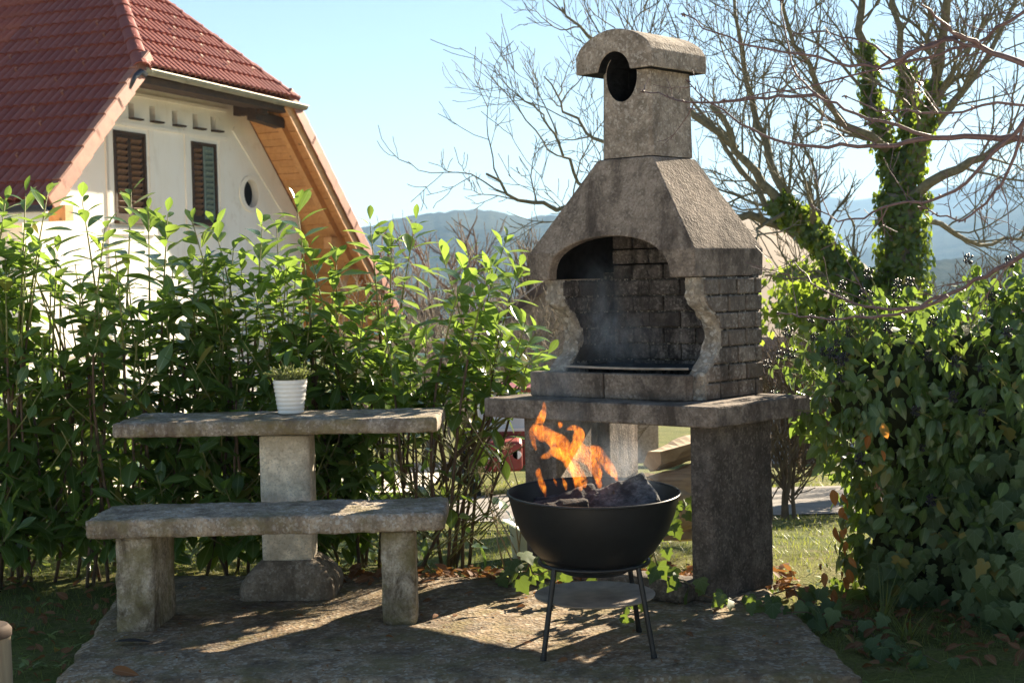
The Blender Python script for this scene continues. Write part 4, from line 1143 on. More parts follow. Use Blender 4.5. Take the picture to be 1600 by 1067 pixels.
# ------------------------------------------------------------------ ivy bush on the right
EL = [(V((1.90, 5.75, .50)), V((.60, .55, .56))), (V((2.42, 5.35, .60)), V((.80, .62, .70))), (V((2.35, 5.15, .12)), V((.72, .66, .62))), (V((1.54, 5.72, .70)), V((.38, .40, .38))), (V((1.98, 5.62, .76)), V((.5, .5, .40))), (V((2.95, 5.0, .5)), V((.8, .8, .75))), (V((1.74, 5.62, .12)), V((.47, .42, .42)))]
def ell_q(p, e, k=1.0): 
    d = p - e[0]; return (d.x / (e[1].x * k)) ** 2 + (d.y / (e[1].y * k)) ** 2 + (d.z / (e[1].z * k)) ** 2
def build_ivy():
    rnd = random.Random(5)
    T = thing('ivy_bush', 'large dark ivy-covered bush with black berries at the right edge', 'ivy', V((2.1, 5.4, -.07)))
    m = MB()
    for c, r in EL[:1] + EL[1:]:
        rings = []
        for k in range(1, 12):
            th = math.pi * k / 12; ring = []
            for i in range(22):
                a = 2 * math.pi * i / 22; d = V((math.sin(th) * math.cos(a), math.sin(th) * math.sin(a), math.cos(th)))
                q = .64 + .10 * fbm(d * 2 + c, 1.5, 3)
                ring.append(c + V((d.x * r.x * q, d.y * r.y * q, max(d.z * r.z * q, -.1 - c.z))))
            rings.append(ring)
        m.loft(rings)
    part('light_block_core', m, plain('ivy_light_block', (.035, .04, .02), .95, var=.5, scale=20, bump=1, spec=.1), T, smooth=True)  # solid dark filler inside the leaves, added to block the light
    lob, ova, dead, clus = [], [], [], []
    lsc, osc = [], []
    tw = MB()
    for e in EL:
        n = int(5200 * (e[1].x * e[1].z + e[1].y * e[1].z))
        for _ in range(n):
            d = V((rnd.gauss(0, 1), rnd.gauss(0, 1), rnd.gauss(0, 1))).normalized()
            if d.y > .55: continue
            k = rnd.uniform(.80, 1.05); p = e[0] + V((d.x * e[1].x, d.y * e[1].y, d.z * e[1].z)) * k
            if p.z < -.06 or any(ell_q(p, o) < .66 for o in EL if o is not e): continue
            p += V((fbm(p, 3, 1), fbm(p, 3, 2), fbm(p, 3, 3))) * .11
            if p.x > 3.4: continue
            nrm = V((d.x / e[1].x, d.y / e[1].y, d.z / e[1].z)).normalized()
            mature = (p.z - .25) * 1.5 + (1.55 - p.x) * 1.5 + rnd.gauss(0, .22) > .0
            if mature and (p.x < 1.75 or p.z > .55):
                dr = (nrm * .5 + V((rnd.gauss(0, .5), rnd.gauss(0, .5), -.75 + rnd.gauss(0, .35)))).normalized()
                nn = nrm + V((rnd.gauss(0, .6), rnd.gauss(0, .6), .3 + rnd.gauss(0, .5)))
                ova.append(frame(p, dr, nn, rnd.uniform(.035, .078))); osc.append(1 / p.y + .1 * rnd.random())
            else:
                dr = (V((0, 0, -1)) + V((rnd.gauss(0, .3), rnd.gauss(0, .3), 0)) + nrm * .12).normalized()
                nn = nrm + V((rnd.gauss(0, .22), -.3 + rnd.gauss(0, .22), .25 + rnd.gauss(0, .15)))
                lob.append(frame(p, dr, nn, rnd.choice((rnd.uniform(.035, .07), rnd.uniform(.06, .11))))); lsc.append(1 / p.y + .1 * rnd.random())
    # flowering sprigs that stick out on the left and on top
    for _ in range(150):
        e = EL[rnd.choice([0, 3, 3, 1, 4])]
        d = V((rnd.gauss(-.5, .6), rnd.gauss(-.4, .5), rnd.gauss(.45, .5))).normalized()
        p = e[0] + V((d.x * e[1].x, d.y * e[1].y, d.z * e[1].z)) * .98
        if p.z < .02 or p.x > 2.45 or any(ell_q(p, o) < .8 for o in EL if o is not e): continue
        L = rnd.uniform(.05, .16); up = (d * .8 + V((rnd.gauss(0, .3), rnd.gauss(0, .3), .35))).normalized()
        tip = p + up * L; tw.tube([p - up * .05, p + up * L * .5 + V((0, 0, .01)), tip], [.003, .0025, .0016], 4)
        for j in range(rnd.randint(5, 8)):
            q = p + up * L * rnd.uniform(.1, 1); a = rnd.uniform(0, 6.28)
            dr = (up.orthogonal().normalized() * math.cos(a) + up.cross(up.orthogonal().normalized()) * math.sin(a) + V((0, 0, -.45)) + up * .1).normalized()
            ova.append(frame(q, dr + V((0, 0, -.35)), up + V((0, 0, .2)), rnd.uniform(.038, .07))); osc.append(1 / p.y + .2)
        if rnd.random() < .55: clus.append(tip)
    for px, py, y in ((1308, 790, 5.25), (1322, 870, 5.2), (1300, 905, 5.25), (1350, 690, 5.2), (1392, 695, 5.0)):
        c = atY(px, py, y)
        for j in range(8 if px < 1340 else 2):
            p = c + V((rnd.gauss(0, .02), rnd.gauss(0, .02), rnd.gauss(0, .05))); dead.append(frame(p, V((rnd.gauss(0, .5), rnd.gauss(0, .5), -1)), V((rnd.gauss(0, 1), -1, rnd.gauss(0, .5))), rnd.uniform(.035, .065)))
    part('twigs', tw, YSTEM, T)['kind'] = 'stuff'
    leaves(T, lob, IVY_ME, IVY_SHAPES, IVYM, 300, name='lobed_leaf', rest='lobed_foliage', score=lsc)
    leaves(T, ova, OVATE_ME, OVATE, IVYA, 300, name='ovate_leaf', rest='ovate_foliage', score=osc)
    for k, mw in enumerate(dead): inst('dead_leaf', DEAD_ME[k % 2], mw, T)
    m = MB()
    for k in range(22):
        d = V((rnd.gauss(0, 1), rnd.gauss(0, 1), rnd.gauss(0, 1))).normalized(); p = d * .018
        m.tube([V((0, 0, -.01)), p], .0008, 3)
        m.loft([[p + d * .004 * z_ + (d.orthogonal().normalized() * math.cos(a) + d.cross(d.orthogonal().normalized()) * math.sin(a)) * .0042 * r_ for a in np.linspace(0, 2 * math.pi, 6, endpoint=False)] for z_, r_ in ((-1, .3), (-.5, .9), (.3, 1), (1, .35))])
    bm_ = m.mesh('berry_cluster', smooth=True); bm_.materials.append(plain('black_berries', (.02, .018, .022), .4, var=.3, scale=80, bump=0))
    for c in clus: inst('berry_cluster', bm_, M.Translation(c) @ M.Scale(rnd.uniform(.7, 1.2), 4), T)
build_ivy()

# ------------------------------------------------------------------ bare trees
def wander(pts, n, amp, rnd):
    out = []
    for a, b in zip(pts, pts[1:]):
        for k in range(n):
            out.append(a.lerp(b, k / n) + V((rnd.gauss(0, amp), rnd.gauss(0, amp), rnd.gauss(0, amp))) * (1 if k else .4))
    out.append(pts[-1]); return out
def grow(mb, p, d, L, r, lvl, rnd, up=.25, rmin=.0025, kids=(5, 8), spread=.8, curl=.18, sides=(5, 4, 3, 3)):
    n = max(3, int(L / .09)) if lvl < 2 else 4
    n = min(n, 9); pts = [p]; d = d.normalized(); cur = p
    for k in range(n):
        d = (d + V((rnd.gauss(0, curl), rnd.gauss(0, curl), rnd.gauss(0, curl) + up * .35))).normalized()
        cur = cur + d * (L / n); pts.append(cur)
    mb.tube(pts, [max(rmin, lerp(r, r * .35, k / n)) for k in range(n + 1)], sides[min(lvl, 3)], cap=False)
    if lvl >= 3: return
    for _ in range(rnd.randint(*kids) if lvl < 2 else rnd.randint(2, 4)):
        u = rnd.uniform(.2, .98); k = min(n - 1, int(u * n)); q = pts[k].lerp(pts[k + 1], u * n - k)
        ax = (pts[k + 1] - pts[k]).normalized(); sd = ax.orthogonal().normalized(); a = rnd.uniform(0, 6.28)
        sd = sd * math.cos(a) + ax.cross(sd) * math.sin(a)
        nd = (ax * math.cos(spread) + sd * math.sin(spread) * rnd.uniform(.7, 1.2) + V((0, 0, up * .5))).normalized()
        grow(mb, q, nd, L * rnd.uniform(.32, .58), r * rnd.uniform(.35, .55), lvl + 1, rnd, up, rmin, kids, spread, curl, sides)
def build_ivy_tree():
    rnd = random.Random(21); D = 11.5
    base = atY(1405, 700, D); base.z = ground_z(base.x, D) - .1
    T = thing('ivy_clad_tree', 'large bare spreading tree with ivy climbing its trunk behind the barbecue', 'tree', base)
    P = lambda l, dy=0: [atY(x, y, D + dy * k / max(1, len(l) - 1)) for k, (x, y) in enumerate(l)]
    k_ = D / F
    trunk = [base] + P([(1404, 620), (1407, 520), (1411, 420), (1414, 330), (1410, 300)])
    tw = wander(trunk, 2, .015, rnd)
    part('trunk', MB().tube(tw, [lerp(34, 24, k / (len(tw) - 1)) * k_ for k in range(len(tw))], 12), BARK, T, smooth=True)
    limbs = [([(1412, 330), (1392, 260), (1372, 190), (1358, 110), (1348, 20), (1335, -120)], 19, 0.6),
             ([(1414, 320), (1440, 220), (1458, 150), (1470, 70), (1482, -40), (1500, -150)], 16, -.8),
             ([(1400, 525), (1355, 455), (1300, 395), (1245, 340), (1190, 285), (1150, 235), (1110, 165)], 18, -.4),
             ([(1330, 430), (1250, 375), (1195, 325), (1165, 275), (1125, 215), (1085, 165), (1040, 90)], 9, .8),
             ([(1416, 310), (1470, 275), (1540, 245), (1610, 215), (1700, 180)], 12, -1.0),
             ([(1410, 300), (1424, 215), (1416, 120), (1396, 10), (1380, -120)], 13, .3),
             ([(1290, 385), (1200, 345), (1100, 338), (1010, 335), (930, 317), (870, 330), (810, 312), (760, 272)], 9, -1.2),
             ([(985, 336), (930, 318), (897, 268), (872, 225), (850, 190), (832, 160)], 5, -.3),
             ([(1150, 235), (1060, 160), (985, 95), (920, 55), (878, 12)], 8, .4),
             ([(1245, 345), (1205, 255), (1175, 160), (1155, 60), (1135, -60)], 10, 1.0),
             ([(1405, 470), (1330, 432), (1260, 425), (1195, 430)], 9, 1.0),
             ([(1415, 350), (1470, 350), (1530, 385), (1590, 372), (1660, 330)], 7, 1.2),
             ([(1440, 220), (1500, 150), (1560, 60), (1610, -60)], 10, .8),
             ([(1385, 235), (1300, 170), (1240, 70), (1200, -60)], 9, -.6),
             ([(1100, 338), (1050, 250), (930, 215), (880, 175), (850, 120)], 6, 1.0)]
    tops = []
    for l, r, dy in limbs:
        pts = wander(P(l, dy), 3, .02, rnd); n = len(pts)
        rr = [max(.006, lerp(r, r * .25, k / (n - 1)) * k_ * .78) for k in range(n)]
        part('limb', MB().tube(pts, rr, 8), BARK2, T, smooth=True); tops.append((pts, rr))
    for li, (pts, rr) in enumerate(tops):
        mb = MB(); n = len(pts); Ltot = sum((b - a).length for a, b in zip(pts, pts[1:]))
        for _ in range(int(Ltot * (3.6 if li in (6, 7, 14) else 7.5))):
            u = rnd.uniform(.12, 1) ** .8; k = min(n - 2, int(u * (n - 1))); q = pts[k].lerp(pts[k + 1], rnd.random())
            ax = (pts[k + 1] - pts[k]).normalized(); sd = ax.orthogonal().normalized(); a = rnd.uniform(0, 6.28); sd = sd * math.cos(a) + ax.cross(sd) * math.sin(a)
            nd = (ax * .65 + sd * .85 + V((0, 0, .3)))
            grow(mb, q, nd, rnd.uniform(.45, 1.25) * (1.15 - .35 * u), max(.008, rr[k] * .38), 1, rnd, up=.22, kids=(4, 7), spread=.75, rmin=.0028)
        part('branches', mb, BARK2, T)['kind'] = 'stuff'
    # climbing ivy
    mats = []
    def cover(pts, rad, n, u0, u1, sz=(.032, .062), thick=.07):
        m = len(pts)
        for _ in range(n):
            u = rnd.uniform(u0, u1) * (m - 1); k = min(m - 2, int(u)); p = pts[k].lerp(pts[k + 1], u - k); ax = (pts[k + 1] - pts[k]).normalized()
            sd = ax.orthogonal().normalized(); a = rnd.uniform(0, 6.28); sd = sd * math.cos(a) + ax.cross(sd) * math.sin(a)
            r = (rad[k] if isinstance(rad, list) else rad) * .9 + thick * rnd.random() ** 1.6
            mats.append(np.array(frame(p + sd * r, V((rnd.gauss(0, .4), rnd.gauss(0, .4), -1)) + sd * .3, sd + V((rnd.gauss(0, .4), rnd.gauss(0, .4), rnd.gauss(0, .3) + .3)), rnd.uniform(*sz))))
    trr = [lerp(40, 30, k / (len(tw) - 1)) * k_ for k in range(len(tw))]
    cover(tw, trr, 4600, 0, 1, thick=.08)
    cover(*tops[0], 1500, 0, .7, thick=.06); cover(*tops[1], 600, 0, .45, thick=.05); cover(*tops[2], 3000, 0, .6, thick=.09)
    cover(*tops[5], 800, 0, .55); cover(*tops[10], 700, 0, .9, thick=.12)
    for c, r, n in ((atY(1245, 470, D), .35, 350), (atY(1330, 500, D - .3), .4, 1200), (atY(1400, 540, D - .3), .4, 900)):
        for _ in range(n):
            p = c + V((rnd.gauss(0, r * .55), rnd.gauss(0, r * .4), rnd.gauss(0, r * .35)))
            mats.append(np.array(frame(p, V((rnd.gauss(0, .5), rnd.gauss(0, .5), -1)), V((rnd.gauss(0, 1), rnd.gauss(-.5, .6), .4)), rnd.uniform(.05, .085))))
    o = part('climbing_ivy', scatter_mesh('climbing_ivy', IVY_SHAPES, mats), TREEIVY, T); o['kind'] = 'stuff'
build_ivy_tree()

def build_plum():
    rnd = random.Random(31)
    tb = V((2.75, 3.7, -.1))
    T = thing('plum_tree', 'bare purple-barked fruit tree reaching in from the right edge of the photo', 'tree', tb)
    trunk = [tb, tb + V((-.02, .02, .6)), tb + V((.02, .03, 1.2)), tb + V((-.06, .05, 1.7)), tb + V((-.1, .1, 2.3))]
    part('trunk', MB().tube(wander(trunk, 3, .01, rnd), [lerp(.09, .05, k / 12) for k in range(13)], 12), PLUM, T, smooth=True)
    L = [([(1700, 140), (1590, 95), (1530, 72), (1500, 58), (1440, 75), (1390, 98), (1330, 104), (1250, 85), (1180, 72), (1120, 52), (1068, 22)], 8, 1.9, 3.5, 3.9),
         ([(1530, 70), (1500, 55), (1470, 35), (1440, 10), (1425, -20)], 5, None, 3.56, 3.5),
         ([(1760, 200), (1600, 218), (1540, 214), (1455, 215), (1400, 226), (1340, 229), (1270, 228), (1210, 218), (1160, 195), (1110, 160), (1075, 128)], 9, 1.35, 3.6, 4.2),
         ([(1455, 215), (1380, 190), (1320, 172), (1278, 150), (1245, 118), (1228, 60), (1220, 0)], 4, None, 3.7, 3.9),
         ([(1290, 150), (1235, 150), (1180, 153), (1120, 160), (1075, 160), (1040, 152), (1003, 143)], 4, None, 3.85, 4.4),
         ([(1760, 300), (1640, 372), (1590, 402), (1540, 432), (1480, 462), (1415, 482), (1350, 478), (1310, 464), (1268, 442), (1240, 408)], 8, .8, 3.5, 4.3),
         ([(1480, 462), (1420, 486), (1360, 496), (1300, 498), (1250, 494), (1215, 488)], 4, None, 3.72, 4.2),
         ([(1700, 60), (1640, 120), (1600, 190), (1575, 270), (1540, 318), (1505, 345), (1470, 338), (1438, 325)], 6, 2.0, 3.5, 3.8),
         ([(1600, 190), (1550, 240), (1510, 285), (1460, 312), (1395, 320), (1350, 340), (1310, 345), (1270, 322)], 5, None, 3.55, 4.0),
         ([(1530, 72), (1470, 62), (1400, 100), (1350, 65), (1290, 50), (1240, 52)], 4, None, 3.58, 3.9),
         ([(1640, 170), (1560, 160), (1480, 178), (1420, 172), (1370, 175), (1320, 150)], 4, 1.6, 3.5, 3.6),
         ([(1700, 10), (1600, 20), (1540, 60), (1470, 85), (1390, 105), (1300, 128), (1200, 145), (1130, 158)], 5, 2.0, 3.5, 4.0)]
    for l, r, zt, y0, y1 in L:
        pts = [atY(x, y, lerp(y0, y1, k / (len(l) - 1))) for k, (x, y) in enumerate(l)]
        if zt: pts = [V((tb.x - .03, tb.y + .04, zt))] + pts
        pts = wander(pts, 3, .004, rnd); n = len(pts)
        rr = [max(.0014, .82 * lerp(r, 1.3, (k / (n - 1)) ** .7) * y0 / F) for k in range(n)]
        b = part('branch', MB().tube(pts, rr, 8), PLUM, T, smooth=True)
        m = MB(); L_ = sum((p - q).length for p, q in zip(pts, pts[1:]))
        for _ in range(int(L_ * 16)):
            k = rnd.randint(4 if zt else 1, n - 2); q = pts[k].lerp(pts[k + 1], rnd.random()); ax = (pts[k + 1] - pts[k]).normalized()
            sd = ax.orthogonal().normalized(); a = rnd.uniform(0, 6.28); sd = sd * math.cos(a) + ax.cross(sd) * math.sin(a)
            if rnd.random() < .25:
                grow(m, q, ax * .8 + sd, rnd.uniform(.06, .22), .0022, 2, rnd, up=.1, rmin=.0011, curl=.12)
            else:
                d = (ax * .5 + sd).normalized(); l2 = rnd.uniform(.006, .016)
                m.tube([q, q + d * l2 * .6, q + d * l2], [.0016, .0022, .0006], 5)
        for _ in range(4):
            q = pts[-1]; d = V((rnd.gauss(0, 1), rnd.gauss(0, 1), rnd.gauss(0, 1))).normalized(); m.tube([q, q + d * .005, q + d * .011], [.0016, .0026, .0006], 5)
        part('twigs', m, PLUM, b)['kind'] = 'stuff'
build_plum()

def bare_tree(name, label, cat, base, h, r, seed, mat, n=9, group=None, up=.35, lean=0, multi=1, rmin=.006, spread=.62):
    rnd = random.Random(seed); base = V((base[0], base[1], ground_z(base[0], base[1]) - .1)); T = thing(name, label, cat, base, group)
    trunks = MB(); mb = MB()
    for s in range(multi):
        d = V((lean + rnd.gauss(0, .12 * (multi > 1) * 3), rnd.gauss(0, .1), 1)).normalized(); pts = [base + V((rnd.gauss(0, .1), 0, 0)) * (multi > 1)]
        for k in range(8): d = (d + V((rnd.gauss(0, .07), rnd.gauss(0, .07), .05))).normalized(); pts.append(pts[-1] + d * h * .72 / 8)
        trunks.tube(pts, [lerp(r, r * .2, k / 8) for k in range(9)], 7)
        for k in range(n):
            u = rnd.uniform(.18, 1) * 7.9; j = int(u); q = pts[j].lerp(pts[min(8, j + 1)], u - j); a = rnd.uniform(0, 6.28)
            grow(mb, q, V((math.cos(a) * .8, math.sin(a) * .8, .75)), h * rnd.uniform(.26, .45) * (1.15 - u / 16), r * .38, 1, rnd, up=up, rmin=rmin, kids=(5, 7), spread=spread, curl=.14)
    part('trunk', trunks, mat, T, smooth=True); part('crown', mb, mat, T)['kind'] = 'stuff'
    return T
G3 = 'bare trees in the valley behind the hedge'
HAZY = plain('valley_bark', (.20, .17, .135), .95, var=.3, scale=4, bump=0, spec=.1)
for k, (px, py, d, w_) in enumerate(((560, 350, 33, 0), (655, 330, 28, .12), (725, 300, 30, -.05), (800, 335, 27, .1), (868, 350, 32, 0))):
    p = atY(px, py, d); gzv = ground_z(p.x, d)
    bare_tree('bare_tree', ['bare tree behind the hedge just right of the wooden soffit', 'bare leaning tree behind the tallest shoots of the hedge', 'tallest bare tree in the middle of the valley gap',
                            'bare tree just left of the barbecue hood', 'bare tree mostly hidden behind the barbecue hood'][k], 'tree', (p.x, d), (p.z - gzv) * 1.02, .11, 40 + k, HAZY, 15, G3, lean=w_, rmin=.007)
BRN2 = plain('brown_twigs', (.17, .125, .085), .95, var=.35, scale=10, bump=0, spec=.1)
for k, (x, y, h) in enumerate(((1.75, 9.0, 1.35), (2.5, 9.6, 1.5), (3.5, 9.4, 1.4), (1.2, 15.5, 2.2), (4.2, 13.9, 2.3), (5.6, 14.8, 2.5), (3.2, 15.6, 2.2))):
    bare_tree('bare_bush', ['bare brown bush between the barbecue and the ivy', 'bare brown bush behind the left side of the ivy bush', 'bare brown bush behind the right side of the ivy bush', 'bare brown bush farther back beyond the lane, right of the barbecue', 'tall bare brown bush beyond the lane, right of the ivy-clad trunk', 'tallest bare brown bush beyond the lane near the right edge', 'bare brown bush beyond the lane, just left of the ivy-clad trunk'][k], 'bush', (x, y), h, .016, 60 + k, BRN2, 11, 'bare bushes behind the ivy', multi=5, rmin=.0035, spread=.9)
for k, (px, py, d) in enumerate(((610, 395, 24), (690, 400, 22), (770, 405, 20), (830, 420, 24))):
    p = atY(px, py, d); bare_tree('bare_bush', ['low bare bush behind the hedge near the house eave', 'low bare bush below the leaning tree', 'low bare bush below the tallest bare tree', 'low bare bush beside the neighbouring house'][k], 'bush', (p.x, d), max(1.2, p.z - ground_z(p.x, d)), .03, 80 + k, HAZY, 8, 'bare bushes behind the hedge', multi=4, rmin=.005, spread=.8)

# ------------------------------------------------------------------ things beyond the garden
def build_neighbour():
    d = 25.0; c = atY(935, 600, d); z0 = gz(c.x, d) - .3
    T = thing('neighbouring_house', 'pinkish plastered neighbouring house half hidden between hedge and barbecue', 'house', V((c.x, d, z0)))
    ht = atY(801, 462, d); ap = atY(905, 398, d); hw = ap.x - ht.x + .15; cx = ap.x
    PK = concrete('pink_plaster', (.50, .38, .32), (.56, .44, .37), speck=(.56, .44, .37), dark=(.4, .3, .25), stain=.8, dark_amt=.25, grain=30, bump=.1)
    zs = ht.z - .25
    poly = [(cx - hw, z0), (cx + hw, z0), (cx + hw, zs), (cx, ap.z - .2), (cx - hw, zs)]
    part('wall', MB().loft([[V((x, y, z)) for x, z in poly] for y in (d, d + 6)]), PK, T)
    RM = plain('dark_roof', (.09, .06, .05), .9, var=.3, scale=3)
    for s in (-1, 1):
        a = V((cx, 0, ap.z)); b = V((cx + s * (hw + .4), 0, zs - .28))
        part('roof_slope', MB().loft([[V((a.x, y, a.z)), V((b.x, y, b.z)), V((b.x, y, b.z - .18)), V((a.x, y, a.z - .18))] for y in (d - .4, d + 6.4)]), RM, T)
    p0 = atY(811, 552, d); p1 = atY(837, 586, d)
    wdw = part('window', MB().box(((p0.x + p1.x) / 2, d - .01, (p0.z + p1.z) / 2), (p1.x - p0.x, .05, p0.z - p1.z)), plain('window_glass', (.05, .06, .07), .1), T)
    m = MB()
    for x in (p0.x, (p0.x + p1.x) / 2, p1.x): m.box((x, d - .04, (p0.z + p1.z) / 2), (.05, .06, p0.z - p1.z + .05))
    m.box(((p0.x + p1.x) / 2, d - .045, p0.z), (p1.x - p0.x, .055, .05)); m.box(((p0.x + p1.x) / 2, d - .045, p1.z), (p1.x - p0.x, .055, .05))
    part('window_frame', m, TRIM, wdw)
build_neighbour()
def build_tractor():
    d = 13.5; g = atY(780, 792, d); z0 = gz(g.x, d) + .02; x = g.x
    T = thing('red_tractor', 'old red tractor with a white-framed cab window seen below the shelf', 'tractor', V((x, d, z0)))
    RED = plain('red_paint', (.25, .035, .025), .45, var=.35, scale=5, bump=.1); RUB = plain('tyre_rubber', (.02, .02, .02), .85, var=.3, scale=20)
    part('body', MB().box((x + .1, d + .5, z0 + .70), (.95, 1.5, .46)), RED, T, bevel=.06, seg=3)
    part('hood', MB().box((x + .1, d - .55, z0 + .72), (.62, .9, .5)), RED, T, bevel=.08, seg=3)
    cab = part('cab', MB().loft([[V((x + .1 + sx * w_, d + .5 + sy * .62, z0 + z)) for sx, sy in ((-1, -1), (1, -1), (1, 1), (-1, 1))] for z, w_ in ((.93, .46), (1.06, .46))]), RED, T)
    for sx in (-1, 1):
        for sy in (-1, 1): part('cab_post', MB().box((x + .1 + sx * .43, d + .5 + sy * .59, z0 + 1.38), (.06, .06, .64)), WHITEP, T)
    part('cab_roof', MB().box((x + .1, d + .5, z0 + 1.74), (1.04, 1.4, .08)), RED, T, bevel=.03)
    wd = part('windscreen', MB().box((x + .1, d - .09, z0 + 1.38), (.8, .02, .62)), plain('pale_glass', (.55, .6, .64), .08, var=.1), T)
    m = MB(); m.box((x + .1, d - .11, z0 + 1.07), (.92, .05, .05)); m.box((x + .1, d - .11, z0 + 1.69), (.92, .05, .05)); part('windscreen_frame', m, WHITEP, wd)
    for sx, sy, r, w_ in ((-1, 1, .5, .26), (1, 1, .5, .26), (-1, -1, .3, .18), (1, -1, .3, .18)):
        c = V((x + .1 + sx * (.62 if sy > 0 else .48), d + (.85 if sy > 0 else -.7), z0 + r)); rot = M.Rotation(R(90), 3, 'Y')
        wh = part('wheel', MB().lathe([(r * .55, -w_ / 2), (r * .92, -w_ / 2), (r, -w_ / 3), (r, w_ / 3), (r * .92, w_ / 2), (r * .55, w_ / 2)], c, 28, rot), RUB, T, smooth=True, autos=.6)
        part('rim', MB().lathe([(.02, -w_ / 4), (r * .56, -w_ / 4), (r * .56, w_ / 4), (.02, w_ / 4)], c, 20, rot), RED, wh)
    for sx in (-1, 1):
        m = MB().lathe([(.01, 0), (.07, .0), (.075, .04), (.04, .09), (.01, .1)], (x + .1 + sx * .22, d - 1.0, z0 + .75), 16, M.Rotation(R(-90), 3, 'X')); part('headlight', m, WHITEP, T)
    T.scale = (.56, .56, .56)
build_tractor()
def build_shed():
    d = 22.0; c = atY(1262, 690, d); z0 = gz(c.x, d) - .1
    T = thing('garden_shed', 'low grey shed with a brown door beyond the lane on the right', 'shed', V((c.x, d, z0)))
    zt = atY(1262, 600, d).z; L = 3.2
    GW = plain('grey_render', (.40, .40, .42), .9, var=.15, scale=2)
    part('wall', MB().box((c.x + .6, d + 1, (z0 + zt) / 2), (L, 2, zt - z0)), GW, T)
    rf = part('roof', MB().loft([[V((c.x + .6 + s * (L / 2 + .2), d - .25, zt)), V((c.x + .6 + s * (L / 2 + .2), d + 1, zt + .7)), V((c.x + .6 + s * (L / 2 + .2), d + 2.25, zt))] for s in (-1, 1)]), plain('shed_roof', (.14, .09, .07), .9), T)
    p = atY(1238, 690, d); dr = part('door', MB().box((p.x + .12, d - .02, z0 + .75), (.36, .06, 1.4)), BROWNW, T)
    part('handle', MB().box((p.x + .02, d - .07, z0 + .75), (.03, .04, .12)), IRON, dr)
build_shed()
def build_fence():
    y = 7.15; T = thing('wire_fence', 'low wire mesh fence with brown posts behind the hedge', 'fence', V((-2.1, y, -.1)))
    for x in (-3.2, -2.55, -1.9, -1.25): part('post', rough_box(V((x, y, .2)), (.06, .06, .7), M.Identity(3), .03, .004, .008, int(x * 10)), BROWNW, T)
    m = MB()
    for k in range(14): m.tube([V((-3.2, y - .035, -.03 + k * .04)), V((-1.25, y - .035, -.03 + k * .04))], .0014, 3)
    for k in range(49): m.tube([V((-3.2 + k * .04, y - .036, -.06)), V((-3.2 + k * .04, y - .036, .5))], .0012, 3)
    o = part('wire_mesh', m, ZINC, T); o['kind'] = 'stuff'
build_fence()
p = atZ(-6, 1066, 0); 
T = thing('wooden_post', 'short weathered wooden post at the lower left corner', 'post', V((-1.475, 3.9, -.09)))
part('post', MB().lathe([(.066, 0), (.068, .2), (.066, .34)], (-1.475, 3.9, -.09), 20), wood('post_wood', (.34, .27, .17), (.22, .16, .10), 2, .9, 20), T, smooth=True, autos=.8)
part('post_top', MB().lathe([(.069, 0), (.07, .02), (.06, .032), (.01, .036)], (-1.475, 3.9, .2505), 20), OLDW, T, smooth=True, autos=.8)
c = V((.055, 6.6, ground_z(.055, 6.6)))
T = thing('white_bucket', 'white bucket standing on the grass behind the fire bowl', 'bucket', c)
part('pail', MB().lathe([(.001, 0), (.075, 0), (.09, .17), (.097, .175), (.097, .185), (.085, .185), (.07, .02), (.001, .02)], c, 32), WHITEP, T, smooth=True, autos=.7)
part('bail', MB().tube([c + V((.096 * math.cos(a), -.02 + -.07 * math.sin(a) * .6, .165 - .07 * math.sin(a))) for a in np.linspace(0, math.pi, 13)], .003, 5), ZINC, T)

